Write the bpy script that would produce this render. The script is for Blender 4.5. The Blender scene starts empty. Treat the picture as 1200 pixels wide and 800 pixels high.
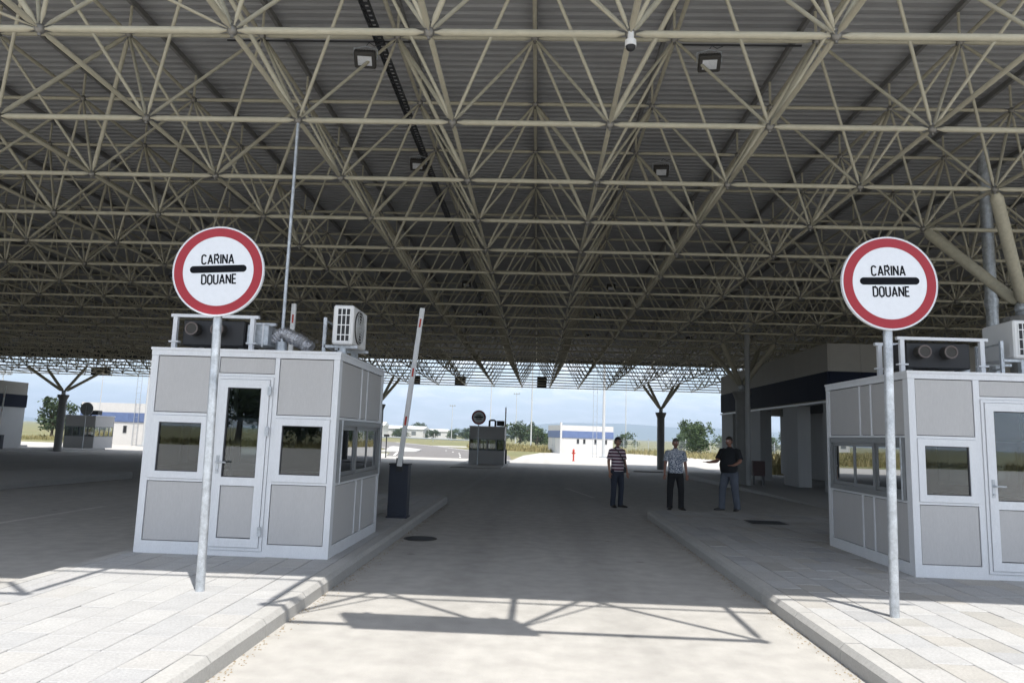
import bpy, math, random
import numpy as np
from mathutils import Vector, Matrix, Quaternion
R = math.radians
random.seed(7); rng = np.random.default_rng(7)
SC = bpy.context.scene
COL = SC.collection

# ------------------------------------------------------------------ camera
CAM_F, CAM_PITCH, CAM_YAW, CAM_ROLL, CAM_H = 830.34, 0.132, 0.0394, 0.0314, 1.7
def cam_basis():
    fw = Vector((-math.sin(CAM_YAW)*math.cos(CAM_PITCH), math.cos(CAM_YAW)*math.cos(CAM_PITCH), math.sin(CAM_PITCH)))
    rt = Vector((math.cos(CAM_YAW), math.sin(CAM_YAW), 0)); up = rt.cross(fw)
    c, s = math.cos(CAM_ROLL), math.sin(CAM_ROLL)
    return c*rt+s*up, -s*rt+c*up, fw
cr, cu, cf = cam_basis()
cam = bpy.data.cameras.new('camera'); cam.sensor_width = 36; cam.lens = CAM_F/1200*36
cam.clip_start = .05; cam.clip_end = 20000
co = bpy.data.objects.new('camera', cam); COL.objects.link(co)
m = Matrix((cr, cu, -cf)).transposed().to_4x4(); m.translation = (0, 0, CAM_H); co.matrix_world = m
SC.camera = co
def seen_size(p):                      # depth if p lies inside the view, else None (used only to rank pieces by size)
    v = Vector(p)-Vector((0, 0, CAM_H)); d = v.dot(cf)
    if d < .5: return None
    x = 600+CAM_F*v.dot(cr)/d; y = 400-CAM_F*v.dot(cu)/d
    return d if -60 < x < 1260 and -60 < y < 860 else None

# ------------------------------------------------------------------ sky, sun, exposure
SUN = Vector((.18, -.344, 1)).normalized()
w = bpy.data.worlds.new('World'); SC.world = w; w.use_nodes = True
nt = w.node_tree; N = nt.nodes; K = nt.links; N.clear()
out = N.new('ShaderNodeOutputWorld'); bg = N.new('ShaderNodeBackground'); sky = N.new('ShaderNodeTexSky')
sky.sky_type = 'NISHITA'; sky.sun_disc = False; sky.sun_elevation = math.asin(SUN.z); sky.sun_rotation = math.atan2(SUN.x, SUN.y)
sky.air_density = 1.0; sky.dust_density = .8; sky.ozone_density = 1.0; sky.altitude = 100
tc = N.new('ShaderNodeTexCoord'); sx = N.new('ShaderNodeSeparateXYZ'); K.new(tc.outputs['Generated'], sx.inputs[0])
mz = N.new('ShaderNodeMath'); mz.operation = 'MAXIMUM'; mz.inputs[1].default_value = .0; K.new(sx.outputs['Z'], mz.inputs[0])
az = N.new('ShaderNodeMath'); az.operation = 'ADD'; az.inputs[1].default_value = .16; K.new(mz.outputs[0], az.inputs[0])
dx = N.new('ShaderNodeMath'); dx.operation = 'DIVIDE'; K.new(sx.outputs['X'], dx.inputs[0]); K.new(az.outputs[0], dx.inputs[1])
dy = N.new('ShaderNodeMath'); dy.operation = 'DIVIDE'; K.new(sx.outputs['Y'], dy.inputs[0]); K.new(az.outputs[0], dy.inputs[1])
cx = N.new('ShaderNodeCombineXYZ'); K.new(dx.outputs[0], cx.inputs[0]); K.new(dy.outputs[0], cx.inputs[1])
cn = N.new('ShaderNodeTexNoise'); cn.inputs['Scale'].default_value = 3.6; cn.inputs['Detail'].default_value = 9; cn.inputs['Roughness'].default_value = .6
cn.inputs['Distortion'].default_value = .3; K.new(cx.outputs[0], cn.inputs['Vector'])
cr_ = N.new('ShaderNodeValToRGB'); cr_.color_ramp.elements[0].color = (.22, .22, .22, 1); cr_.color_ramp.elements[0].position = .45; cr_.color_ramp.elements[1].position = .60
cr_.color_ramp.elements[1].color = (.85, .85, .85, 1); K.new(cn.outputs[0], cr_.inputs[0])
mx = N.new('ShaderNodeMix'); mx.data_type = 'RGBA'; K.new(cr_.outputs[0], mx.inputs['Factor']); K.new(sky.outputs[0], mx.inputs['A'])
mx.inputs['B'].default_value = (8.6, 8.5, 8.4, 1)
K.new(mx.outputs['Result'], bg.inputs[0]); bg.inputs[1].default_value = .135; K.new(bg.outputs[0], out.inputs[0])
sl = bpy.data.lights.new('sun', 'SUN'); sl.energy = 3.9; sl.angle = R(.53); sl.color = (1, .965, .905)
so = bpy.data.objects.new('sun', sl); COL.objects.link(so); so.location = (0, 0, 40); so.rotation_euler = SUN.to_track_quat('Z', 'Y').to_euler()
SC.view_settings.view_transform = 'Standard'; SC.view_settings.look = 'None'; SC.view_settings.gamma = 1
SC.view_settings.exposure = 0.8
SC.cycles.max_bounces = 8; SC.cycles.diffuse_bounces = 2; SC.cycles.transparent_max_bounces = 16

# ------------------------------------------------------------------ materials
MATS = {}
def mat(name, col, rough=.6, metal=0., var=.12, scale=3., bump=0., bscale=40., col2=None, stretch=None, coord='Object', spec=.5, mottle=0.):
    if name in MATS: return MATS[name]
    mt = bpy.data.materials.new(name); mt.use_nodes = True; t = mt.node_tree; n = t.nodes; k = t.links
    b = n['Principled BSDF']; b.inputs['Roughness'].default_value = rough; b.inputs['Metallic'].default_value = metal
    b.inputs['Specular IOR Level'].default_value = spec
    c = n.new('ShaderNodeTexCoord'); vec = c.outputs[coord]
    if stretch:
        mp = n.new('ShaderNodeMapping'); mp.inputs['Scale'].default_value = stretch; k.new(vec, mp.inputs[0]); vec = mp.outputs[0]
    nz = n.new('ShaderNodeTexNoise'); nz.inputs['Scale'].default_value = scale; nz.inputs['Detail'].default_value = 8; nz.inputs['Roughness'].default_value = .65
    k.new(vec, nz.inputs['Vector'])
    rp = n.new('ShaderNodeValToRGB'); rp.color_ramp.elements[0].position = .3; rp.color_ramp.elements[1].position = .7
    c2 = col2 if col2 else tuple(min(1, v*(1+var)) for v in col)
    c1 = tuple(v*(1-var) for v in col) if not col2 else col
    rp.color_ramp.elements[0].color = (*c1, 1); rp.color_ramp.elements[1].color = (*c2, 1); k.new(nz.outputs[0], rp.inputs[0])
    colout = rp.outputs[0]
    if mottle:
        n2 = n.new('ShaderNodeTexNoise'); n2.inputs['Scale'].default_value = scale*14; n2.inputs['Detail'].default_value = 4; k.new(vec, n2.inputs['Vector'])
        r2 = n.new('ShaderNodeMapRange'); r2.inputs[1].default_value = .3; r2.inputs[2].default_value = .7; r2.inputs[3].default_value = 1-mottle; r2.inputs[4].default_value = 1+mottle*.6
        k.new(n2.outputs[0], r2.inputs[0]); mm = n.new('ShaderNodeMix'); mm.data_type = 'RGBA'; mm.blend_type = 'MULTIPLY'; mm.inputs['Factor'].default_value = 1
        k.new(colout, mm.inputs['A']); k.new(r2.outputs[0], mm.inputs['B']); colout = mm.outputs['Result']
    k.new(colout, b.inputs['Base Color'])
    rr = n.new('ShaderNodeMapRange'); rr.inputs[3].default_value = max(0, rough-.08); rr.inputs[4].default_value = min(1, rough+.1); k.new(nz.outputs[0], rr.inputs[0]); k.new(rr.outputs[0], b.inputs['Roughness'])
    if bump:
        nb = n.new('ShaderNodeTexNoise'); nb.inputs['Scale'].default_value = bscale; nb.inputs['Detail'].default_value = 5; k.new(vec, nb.inputs['Vector'])
        bp = n.new('ShaderNodeBump'); bp.inputs['Strength'].default_value = bump; bp.inputs['Distance'].default_value = .02; k.new(nb.outputs[0], bp.inputs['Height']); k.new(bp.outputs[0], b.inputs['Normal'])
    MATS[name] = mt; return mt
def glass(name, tint, fac=.10, gloss=.9):
    if name in MATS: return MATS[name]
    mt = bpy.data.materials.new(name); mt.use_nodes = True; t = mt.node_tree; n = t.nodes; k = t.links; n.clear()
    o = n.new('ShaderNodeOutputMaterial'); tr = n.new('ShaderNodeBsdfTransparent'); tr.inputs[0].default_value = (*tint, 1)
    gl = n.new('ShaderNodeBsdfGlossy'); gl.inputs['Roughness'].default_value = .01; gl.inputs['Color'].default_value = (gloss, gloss*1.03, gloss*1.06, 1)
    lw = n.new('ShaderNodeFresnel'); lw.inputs[0].default_value = 1.55
    ad = n.new('ShaderNodeMath'); ad.operation = 'ADD'; ad.inputs[1].default_value = fac; ad.use_clamp = True; k.new(lw.outputs[0], ad.inputs[0])
    ms = n.new('ShaderNodeMixShader'); k.new(ad.outputs[0], ms.inputs[0]); k.new(tr.outputs[0], ms.inputs[1]); k.new(gl.outputs[0], ms.inputs[2]); k.new(ms.outputs[0], o.inputs[0])
    MATS[name] = mt; return mt
def concrete_mat():
    mt = mat('road_concrete', (.405, .39, .365), .85, var=.045, scale=.3, bump=.25, bscale=55, mottle=.12, spec=.2)
    t = mt.node_tree; n = t.nodes; k = t.links; b = n['Principled BSDF']
    src = b.inputs['Base Color'].links[0].from_socket
    c = n.new('ShaderNodeTexCoord'); mp = n.new('ShaderNodeMapping'); mp.inputs['Scale'].default_value = (.9, .09, 1); k.new(c.outputs['Object'], mp.inputs[0])
    z = n.new('ShaderNodeTexNoise'); z.inputs['Scale'].default_value = 1.6; z.inputs['Detail'].default_value = 7; z.inputs['Roughness'].default_value = .7; k.new(mp.outputs[0], z.inputs['Vector'])
    r = n.new('ShaderNodeMapRange'); r.inputs[1].default_value = .38; r.inputs[2].default_value = .62; r.inputs[3].default_value = .95; r.inputs[4].default_value = 1.02; k.new(z.outputs[0], r.inputs[0])
    mm = n.new('ShaderNodeMix'); mm.data_type = 'RGBA'; mm.blend_type = 'MULTIPLY'; mm.inputs['Factor'].default_value = 1
    k.new(src, mm.inputs['A']); k.new(r.outputs[0], mm.inputs['B']); k.new(mm.outputs['Result'], b.inputs['Base Color'])
    # two faint wheel tracks along the lane and scattered drip spots
    sp = n.new('ShaderNodeSeparateXYZ'); k.new(c.outputs['Object'], sp.inputs[0])
    ab = n.new('ShaderNodeMath'); ab.operation = 'ABSOLUTE'; k.new(sp.outputs['X'], ab.inputs[0])
    sb = n.new('ShaderNodeMath'); sb.operation = 'SUBTRACT'; sb.inputs[1].default_value = .85; k.new(ab.outputs[0], sb.inputs[0])
    a2 = n.new('ShaderNodeMath'); a2.operation = 'ABSOLUTE'; k.new(sb.outputs[0], a2.inputs[0])
    tr = n.new('ShaderNodeMapRange'); tr.interpolation_type = 'SMOOTHSTEP'; tr.inputs[1].default_value = .08; tr.inputs[2].default_value = .42; tr.inputs[3].default_value = .92; tr.inputs[4].default_value = 1; k.new(a2.outputs[0], tr.inputs[0])
    vo = n.new('ShaderNodeTexVoronoi'); vo.inputs['Scale'].default_value = .9; k.new(c.outputs['Object'], vo.inputs['Vector'])
    vr = n.new('ShaderNodeMapRange'); vr.inputs[1].default_value = .03; vr.inputs[2].default_value = .075; vr.inputs[3].default_value = .72; vr.inputs[4].default_value = 1; k.new(vo.outputs['Distance'], vr.inputs[0])
    pm_ = n.new('ShaderNodeMath'); pm_.operation = 'MULTIPLY'; k.new(tr.outputs[0], pm_.inputs[0]); k.new(vr.outputs[0], pm_.inputs[1])
    m3 = n.new('ShaderNodeMix'); m3.data_type = 'RGBA'; m3.blend_type = 'MULTIPLY'; m3.inputs['Factor'].default_value = 1
    k.new(mm.outputs['Result'], m3.inputs['A']); k.new(pm_.outputs[0], m3.inputs['B']); k.new(m3.outputs['Result'], b.inputs['Base Color'])
    return mt
M = dict(
 concrete=concrete_mat(),
 kerb=mat('kerb_concrete', (.39, .382, .365), .85, var=.06, scale=3, bump=.25, bscale=90, mottle=.1),
 bed=mat('mortar_bed', (.16, .15, .14), .9),
 steel=mat('painted_beige_steel', (.47, .437, .335), .6, var=.12, scale=1.2, mottle=.1, spec=.22),
 node=mat('zinc_node', (.22, .21, .19), .45, .5),
 deck=mat('roof_sheet_zinc', (.34, .34, .338), .8, .0, var=.12, scale=.6, spec=.1),
 purlin=mat('purlin_steel', (.22, .215, .205), .75, spec=.15),
 dark=mat('dark_steel', (.03, .032, .035), .55),
 black=mat('black_plastic', (.018, .018, .02), .5),
 galv=mat('galvanised_steel', (.52, .55, .58), .4, .55, var=.28, scale=14, mottle=.25),
 alu=mat('white_aluminium', (.72, .735, .755), .4, var=.04, scale=3, stretch=(2, 2, .5), mottle=.05),
 panel=mat('grey_booth_panel', (.485, .478, .472), .55, var=.03, scale=2.2, stretch=(2.5, 2.5, .45), bump=.12, bscale=220, mottle=.05),
 gap_shade_seal=mat('gap_shade_seal', (.05, .05, .055), .7),  # window seals, and dark plates standing in for shade round the panels
 grey_alu=mat('grey_aluminium', (.20, .21, .215), .4, .3),
 white=mat('white_paint', (.78, .78, .77), .45, var=.04),
 red=mat('sign_red', (.34, .015, .026), .45, var=.06, scale=40),
 signwhite=mat('sign_white', (.76, .78, .81), .4, var=.03, scale=20),
 ink=mat('sign_black', (.008, .009, .012), .8, spec=.1),
 navy=mat('navy_cabinet', (.026, .032, .048), .5),
 redpaint=mat('red_paint', (.5, .04, .02), .4),
 cream=mat('cream_cladding', (.33, .315, .285), .7, var=.05, mottle=.05),
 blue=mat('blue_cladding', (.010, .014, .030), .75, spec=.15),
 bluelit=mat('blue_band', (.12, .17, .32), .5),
 wallwhite=mat('white_render', (.62, .605, .58), .8, var=.06, scale=.5, mottle=.06),
 wallgrey=mat('grey_render', (.52, .53, .53), .8, var=.05, scale=.5),
 clad=mat('grey_cladding', (.33, .335, .335), .7, var=.06, stretch=(3, 3, .4)),
 rim=mat('inlet_rim', (.16, .13, .12), .5),
 asphalt=mat('asphalt', (.145, .135, .128), .9, var=.14, scale=.4, bump=.3, bscale=80, mottle=.2),
 paint=mat('road_paint', (.72, .70, .66), .7, var=.15, scale=6, mottle=.15),
 oldpaint=mat('worn_paint', (.52, .5, .47), .8, var=.15, scale=5, mottle=.25),
 field=mat('dry_field', (.20, .165, .075), .95, var=.3, scale=.08, col2=(.10, .12, .035), mottle=.3),
 grass=mat('dry_grass', (.36, .29, .14), .9, col2=(.17, .17, .06), scale=.35, mottle=.25),
 leaf=mat('leaf_green', (.030, .060, .014), .7, col2=(.075, .115, .03), scale=.9, mottle=.3),
 leafd=mat('leaf_dark', (.020, .042, .014), .7, col2=(.055, .085, .026), scale=.9, mottle=.3),
 bark=mat('bark', (.10, .075, .05), .9, bump=.5),
 hill=mat('wooded_hill', (.05, .075, .04), .9, scale=.002, var=.3),
 foil=mat('duct_foil', (.5, .5, .52), .38, .8, var=.15, scale=25, bump=.9, bscale=25),
 lamp=mat('lamp_glass', (.6, .61, .62), .25),
 iron=mat('cast_iron', (.06, .056, .05), .6, .4),
 skin=mat('skin', (.33, .18, .12), .55, var=.08), hair=mat('hair', (.02, .016, .013), .6),
 skin2=mat('skin_ruddy', (.30, .15, .105), .55, var=.08), hairg=mat('hair_greying', (.07, .065, .06), .6),
 shoe=mat('shoe_leather', (.02, .017, .015), .5), denim=mat('dark_denim', (.022, .028, .045), .8),
 jeans=mat('faded_jeans', (.10, .115, .145), .85, var=.2, scale=8), trouser=mat('black_trousers', (.009, .009, .011), .8),
 tee=mat('black_tee', (.010, .011, .014), .85),
)
M['glass'] = glass('window_glass', (.5, .54, .54), .03); M['glassb'] = glass('sliding_glass', (.5, .54, .55), 0., .4); M['glassd'] = glass('door_glass', (.55, .6, .61), .05)
def striped():
    mt = bpy.data.materials.new('striped_knit'); mt.use_nodes = True; n = mt.node_tree.nodes; k = mt.node_tree.links; b = n['Principled BSDF']; b.inputs['Roughness'].default_value = .85
    c = n.new('ShaderNodeTexCoord'); s = n.new('ShaderNodeSeparateXYZ'); k.new(c.outputs['Object'], s.inputs[0])
    a = n.new('ShaderNodeMath'); a.operation = 'MULTIPLY'; a.inputs[1].default_value = 12.5; k.new(s.outputs['Z'], a.inputs[0])
    f = n.new('ShaderNodeMath'); f.operation = 'FRACT'; k.new(a.outputs[0], f.inputs[0])
    r = n.new('ShaderNodeValToRGB'); r.color_ramp.interpolation = 'CONSTANT'; e = r.color_ramp.elements
    e[0].color = (.62, .55, .58, 1); e[1].position = .42; e[1].color = (.10, .022, .045, 1); x = e.new(.62); x.color = (.025, .025, .05, 1); x = e.new(.8); x.color = (.16, .03, .06, 1)
    k.new(f.outputs[0], r.inputs[0]); k.new(r.outputs[0], b.inputs['Base Color']); return mt
def dotted():
    mt = bpy.data.materials.new('checked_shirt'); mt.use_nodes = True; n = mt.node_tree.nodes; k = mt.node_tree.links; b = n['Principled BSDF']; b.inputs['Roughness'].default_value = .85
    c = n.new('ShaderNodeTexCoord'); v = n.new('ShaderNodeTexVoronoi'); v.inputs['Scale'].default_value = 42; k.new(c.outputs['Object'], v.inputs['Vector'])
    r = n.new('ShaderNodeValToRGB'); r.color_ramp.interpolation = 'CONSTANT'; e = r.color_ramp.elements; e[0].color = (.72, .74, .78, 1); e[1].position = .5; e[1].color = (.09, .12, .19, 1)
    k.new(v.outputs['Distance'], r.inputs[0]); k.new(r.outputs[0], b.inputs['Base Color']); return mt
M['stripe'] = striped(); M['dots'] = dotted()
PAV = [mat('paver_%d' % i, c, .85, var=.07, scale=4, bump=.3, bscale=90, mottle=.14) for i, c in enumerate([(.385, .382, .378), (.395, .387, .375), (.37, .37, .37), (.375, .36, .335), (.41, .407, .40), (.345, .335, .315), (.335, .335, .337)])]

# ------------------------------------------------------------------ mesh helpers
class MB:
    def __init__(s): s.v = []; s.f = []
    def add(s, vs, fs):
        o = len(s.v); s.v += [tuple(p) for p in vs]; s.f += [tuple(i+o for i in f) for f in fs]; return s
    def box(s, x0, y0, z0, x1, y1, z1):
        return s.add([(x0,y0,z0),(x1,y0,z0),(x1,y1,z0),(x0,y1,z0),(x0,y0,z1),(x1,y0,z1),(x1,y1,z1),(x0,y1,z1)],
                     [(0,3,2,1),(4,5,6,7),(0,1,5,4),(1,2,6,5),(2,3,7,6),(3,0,4,7)])
    def cbox(s, x0, y0, z0, x1, y1, z1, c):       # box with all edges chamfered by c
        xs = (x0, x1); ys = (y0, y1); zs = (z0, z1); v = []; idx = {}
        for i in (0, 1):
            for j in (0, 1):
                for k in (0, 1):
                    sx = c if i == 0 else -c; sy = c if j == 0 else -c; sz = c if k == 0 else -c
                    for a, p in enumerate(((xs[i], ys[j]+sy, zs[k]+sz), (xs[i]+sx, ys[j], zs[k]+sz), (xs[i]+sx, ys[j]+sy, zs[k]))):
                        idx[i, j, k, a] = len(v); v.append(p)
        f = []
        for a in range(3):
            for q in (0, 1):
                o = [x for x in range(3) if x != a]; l = []
                for (p0, p1) in ((0,0),(1,0),(1,1),(0,1)):
                    t = [0,0,0]; t[a] = q; t[o[0]] = p0; t[o[1]] = p1; l.append(idx[t[0], t[1], t[2], a])
                f.append(l)
        for a in range(3):
            o = [x for x in range(3) if x != a]
            for p0 in (0, 1):
                for p1 in (0, 1):
                    l = []
                    t = [0,0,0]; t[o[0]] = p0; t[o[1]] = p1
                    t[a] = 0; l += [idx[*t, o[0]], idx[*t, o[1]]]; t[a] = 1; l += [idx[*t, o[1]], idx[*t, o[0]]]; f.append(l)
        for i in (0, 1):
            for j in (0, 1):
                for k in (0, 1): f.append([idx[i,j,k,0], idx[i,j,k,1], idx[i,j,k,2]])
        return s.add(v, f)
    def prism(s, pts, z0, z1):                     # closed xy polygon extruded in z
        n = len(pts)
        return s.add([(x,y,z0) for x,y in pts]+[(x,y,z1) for x,y in pts],
                     [tuple(range(n))[::-1], tuple(range(n, 2*n))]+[(i,(i+1)%n,n+(i+1)%n,n+i) for i in range(n)])
    def tube(s, pts, rad, n=8, cap=True):
        pts = [Vector(p) for p in pts]; rad = rad if isinstance(rad, (list, tuple)) else [rad]*len(pts)
        o = len(s.v); ref = None
        for i, p in enumerate(pts):
            d = (pts[min(i+1, len(pts)-1)]-pts[max(i-1, 0)]).normalized()
            if ref is None: ref = d.orthogonal().normalized()
            a = (ref-d*ref.dot(d)).normalized(); b = d.cross(a); ref = a
            for k in range(n):
                t = 2*math.pi*k/n; s.v.append(tuple(p+(a*math.cos(t)+b*math.sin(t))*rad[i]))
        for i in range(len(pts)-1):
            for k in range(n): s.f.append((o+i*n+k, o+i*n+(k+1)%n, o+(i+1)*n+(k+1)%n, o+(i+1)*n+k))
        if cap:
            s.f.append(tuple(o+k for k in range(n))[::-1]); s.f.append(tuple(o+(len(pts)-1)*n+k for k in range(n)))
        return s
    def ball(s, c, r, n=8, m=5, sc=(1,1,1)):
        o = len(s.v); c = Vector(c)
        s.v.append((c.x, c.y, c.z+r*sc[2]))
        for i in range(1, m):
            a = math.pi*i/m
            for k in range(n):
                t = 2*math.pi*k/n; s.v.append((c.x+r*sc[0]*math.sin(a)*math.cos(t), c.y+r*sc[1]*math.sin(a)*math.sin(t), c.z+r*sc[2]*math.cos(a)))
        s.v.append((c.x, c.y, c.z-r*sc[2])); e = len(s.v)-1
        for k in range(n): s.f.append((o, o+1+k, o+1+(k+1)%n)); s.f.append((e, o+1+(m-2)*n+(k+1)%n, o+1+(m-2)*n+k))
        for i in range(m-2):
            for k in range(n): s.f.append((o+1+i*n+k, o+1+(i+1)*n+k, o+1+(i+1)*n+(k+1)%n, o+1+i*n+(k+1)%n))
        return s
    def mesh(s, name, mt, smooth=False):
        me = bpy.data.meshes.new(name); me.from_pydata(s.v, [], s.f); me.materials.append(mt)
        if smooth:
            me.polygons.foreach_set('use_smooth', [True]*len(me.polygons))
            me.set_sharp_from_angle(angle=R(40))
        me.update(); return me
def tag(o, label=None, cat=None, group=None, kind=None):
    for k, v in (('label', label), ('category', cat), ('group', group), ('kind', kind)):
        if v: o[k] = v
    return o
def link(name, me, parent=None, loc=(0,0,0), rot=None):
    o = bpy.data.objects.new(name, me); COL.objects.link(o); o.parent = parent; o.location = loc
    if rot is not None: o.rotation_euler = rot
    return o
def part(name, mb, mt, parent, loc=(0,0,0), rot=None, smooth=False): return link(name, mb.mesh(name, mt, smooth), parent, loc, rot)
def thing(name, label, cat, loc=(0,0,0), rz=0., group=None):
    o = link(name, None, None, loc, (0, 0, rz)); o.empty_display_size = .2; return tag(o, label, cat, group)
def copy_tree(o, parent=None, loc=None, label=None, rz=None):
    c = o.copy(); COL.objects.link(c); c.parent = parent
    if loc is not None: c.location = loc
    if rz is not None: c.rotation_euler = (0, 0, rz)
    if label: c['label'] = label
    for ch in o.children: copy_tree(ch, c)
    return c
def gz(Y): return 0. if Y < 18 else max(-.45, -.45*(Y-18)/34)
def sheet(name, outline_rows, mt, dz, parent=None, kind='structure'):
    # rows: list of (y, x0, x1): a sheet that follows the ground
    mb = MB(); rows = []
    for (a, b) in zip(outline_rows[:-1], outline_rows[1:]):
        ys = sorted({a[0], b[0]} | {y for y in (18., 52.) if a[0] < y < b[0]})
        for y in ys[:-1] if b is not outline_rows[-1] else ys:
            t = (y-a[0])/(b[0]-a[0]); rows.append((y, a[1]+(b[1]-a[1])*t, a[2]+(b[2]-a[2])*t))
    mb.v = [p for (y, x0, x1) in rows for p in ((x0, y, gz(y)+dz), (x1, y, gz(y)+dz))]
    mb.f = [(2*i, 2*i+1, 2*i+3, 2*i+2) for i in range(len(rows)-1)]
    o = part(name, mb, mt, parent)
    if parent is None: tag(o, kind=kind)
    return o

# ================================================================== GROUND
sheet('ground', [(-3500, -6500, 6500), (18, -6500, 6500), (52, -6500, 6500), (7000, -6500, 6500)], M['field'], -.012)
sheet('pavement', [(-45, -80, 60), (16, -80, 60), (16.01, -80, 34), (64, -80, 34)], M['concrete'], 0.)
sheet('pavement', [(64.004, -70, -13.5), (72, -70, -15)], M['concrete'], 0.)
sheet('pavement', [(64.004, -2.2, 34), (80, -1.5, 34), (96, .5, 34), (108, 8, 26)], M['concrete'], 0.)
# road that leaves the far side and bends left
sheet('road', [(64.004, -13.46, -2.24), (78, -16, -3.0), (96, -21, -8), (118, -30, -15), (150, -48, -28), (185, -80, -52), (215, -130, -90)], M['asphalt'], 0.)
sheet('road', [(118, -14.9, 40), (128, -20, 60)], M['concrete'], -.004)
for i, (y, x0, x1) in enumerate([(66, -7.1, -6.98), (72, -7.75, -7.63), (78, -8.5, -8.38), (84, -9.9, -9.78), (90, -11.5, -11.38)]):
    tag(sheet('lane_dash', [(y, x0, x1), (y+2.6, x0-.32, x1-.32)], M['paint'], .008), kind='structure')
tag(sheet('edge_line', [(80, -4.2, -4.0), (96, -9.2, -9.0), (118, -16.4, -16.1), (150, -30, -29.6)], M['paint'], .008), kind='structure')
tag(sheet('edge_line', [(66, -13.3, -13.1), (78, -15.3, -15.1), (96, -20.2, -20.0), (118, -29, -28.7)], M['paint'], .008), kind='structure')
tag(sheet('lane_line', [(9.6, -8.92, -8.8), (14.6, -8.92, -8.8)], M['oldpaint'], .005), kind='structure')
tag(sheet('lane_line', [(21.5, 1.66, 1.78), (26.0, 1.0, 1.12)], M['oldpaint'], .005), kind='structure')
# concrete median of the far road
mb = MB(); pts = [(-16.6, 74), (-13.2, 78), (-14.2, 88), (-17.5, 97), (-21, 104), (-20.4, 98), (-18.6, 90), (-17.4, 82)]
mb.prism(pts, -.5, -.32); tag(part('traffic_island', mb, M['kerb'], None), kind='structure')
# flush kerb strip that runs on from the left island, joints in the lane
tag(sheet('kerb_strip', [(18.6, -2.42, -2.2), (44.0, -2.42, -2.2)], M['kerb'], .006), kind='structure')

# ------------------------------------------------------------------ islands with kerb stones and pavers
def kerb_profile(sgn):   # cross-section, outer face at u=0, going inwards
    return [(0, -.05), (0, .105), (.035, .15), (.17, .152), (.17, -.05)]
def island(name, x0, x1, y0, y1, strips_seed, far_round, tone, budget, near_edge):
    root = tag(link(name, None, None, (0, 0, 0)), kind='structure')
    mb = MB(); mb.box(x0+.12, y0+.12, -.05, x1-.12, y1-.12, .108); part('mortar_bed', mb, M['bed'], root)
    prof = kerb_profile(1); n = len(prof)
    def stone(fr, L):     # one kerb stone, local: u inwards along +x, length along +y
        k = MB(); c = .004
        k.v = [(u, c, z) for u, z in prof]+[(u, L-c, z) for u, z in prof]
        k.f = [tuple(range(n)), tuple(range(n, 2*n))[::-1]]+[(i, n+i, n+(i+1) % n, (i+1) % n) for i in range(n)]
        return k
    me1 = stone(0, 1.0).mesh('kerb_stone', M['kerb'])
    r = .45
    y = y0
    while y < y1-r-.01:
        L = min(1., y1-r-y)
        me = me1 if L > .99 else stone(0, L).mesh('kerb_stone', M['kerb'])
        link('kerb_stone', me, root, (x0, y, random.uniform(-.002, .002)))
        o = link('kerb_stone', me, root, (x1, y+L, random.uniform(-.002, .002))); o.rotation_euler = (0, 0, math.pi)
        y += L
    x = x0+r
    while x < x1-r-.01:
        L = min(1., x1-r-x); me = me1 if L > .99 else stone(0, L).mesh('kerb_stone', M['kerb'])
        o = link('kerb_stone', me, root, (x, y1, 0)); o.rotation_euler = (0, 0, -math.pi/2); x += L
    for (cx_, a0) in ((x0+r, 180), (x1-r, 90)):      # rounded far corners
        k = MB(); seg = 5; rows = []
        for i in range(seg+1):
            a = R(a0-90*i/seg)
            for (u, z) in prof: k.v.append((cx_+(r-u)*math.cos(a), y1-r+(r-u)*math.sin(a), z))
        for i in range(seg):
            for j in range(n): k.f.append((i*n+j, i*n+(j+1) % n, (i+1)*n+(j+1) % n, (i+1)*n+j))
        k.f += [tuple(range(n)), tuple(seg*n+j for j in range(n))[::-1]]
        part('kerb_stone', k, M['kerb'], root)
    # pavers in strips along the lane
    rs = random.Random(strips_seed); W = .30; items = []; g = .0035
    if near_edge == 'x0': xs = [x0+.175+W*i for i in range(int((x1-x0-.35)/W)+1)]; xs = [(a, min(a+W, x1-.175)) for a in xs]
    else: xs = [(max(x1-.175-W*(i+1), x0+.175), x1-.175-W*i) for i in range(int((x1-x0-.35)/W)+1)]
    xs = [q for q in xs if q[1]-q[0] > .08]
    for (a, b) in xs:
        y = y0+.2+rs.random()*.3
        while y < y1-.19:
            L = rs.choice([.3, .4, .4, .5, .6]); e = min(y+L, y1-.175)
            if e-y > .06: items.append((a, b, y, e, rs.choice(tone), rs.uniform(-.0015, .0015)))
            y = e
    def rank(it):
        d = seen_size(((it[0]+it[1])/2, (it[2]+it[3])/2, .15)); return -((it[1]-it[0])*(it[3]-it[2])/d**3 if d else 0)
    items.sort(key=rank); cache = {}
    for (a, b, s, e, t, dz) in items[:budget]:
        key = (round(b-a, 3), round(e-s, 3), t)
        if key not in cache:
            k = MB(); k.cbox(g, g, 0, b-a-g, e-s-g, .05, .005); cache[key] = k.mesh('paver', PAV[t])
        link('paver', cache[key], root, (a, s, .103+dz), (rs.gauss(0, .0035), rs.gauss(0, .0035), rs.gauss(0, .003)))
    for t in sorted(set(tone)):
        k = MB()
        for (a, b, s, e, t2, dz) in items[budget:]:
            if t2 == t: k.box(a+g, s+g, .1, b-g, e-g, .153+dz)
        if k.v: tag(part('paver_field', k, PAV[t], root), kind='stuff')
    return root
island('island_pavement_left', -5.1, -2.18, -6, 18.3, 3, True, [0, 0, 2, 4, 0, 1], 260, 'x1')
island('island_pavement_right', 2.45, 9.75, -6, 16.4, 5, True, [0, 1, 2, 3, 4, 5, 0, 6, 4, 1], 290, 'x0')
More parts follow.
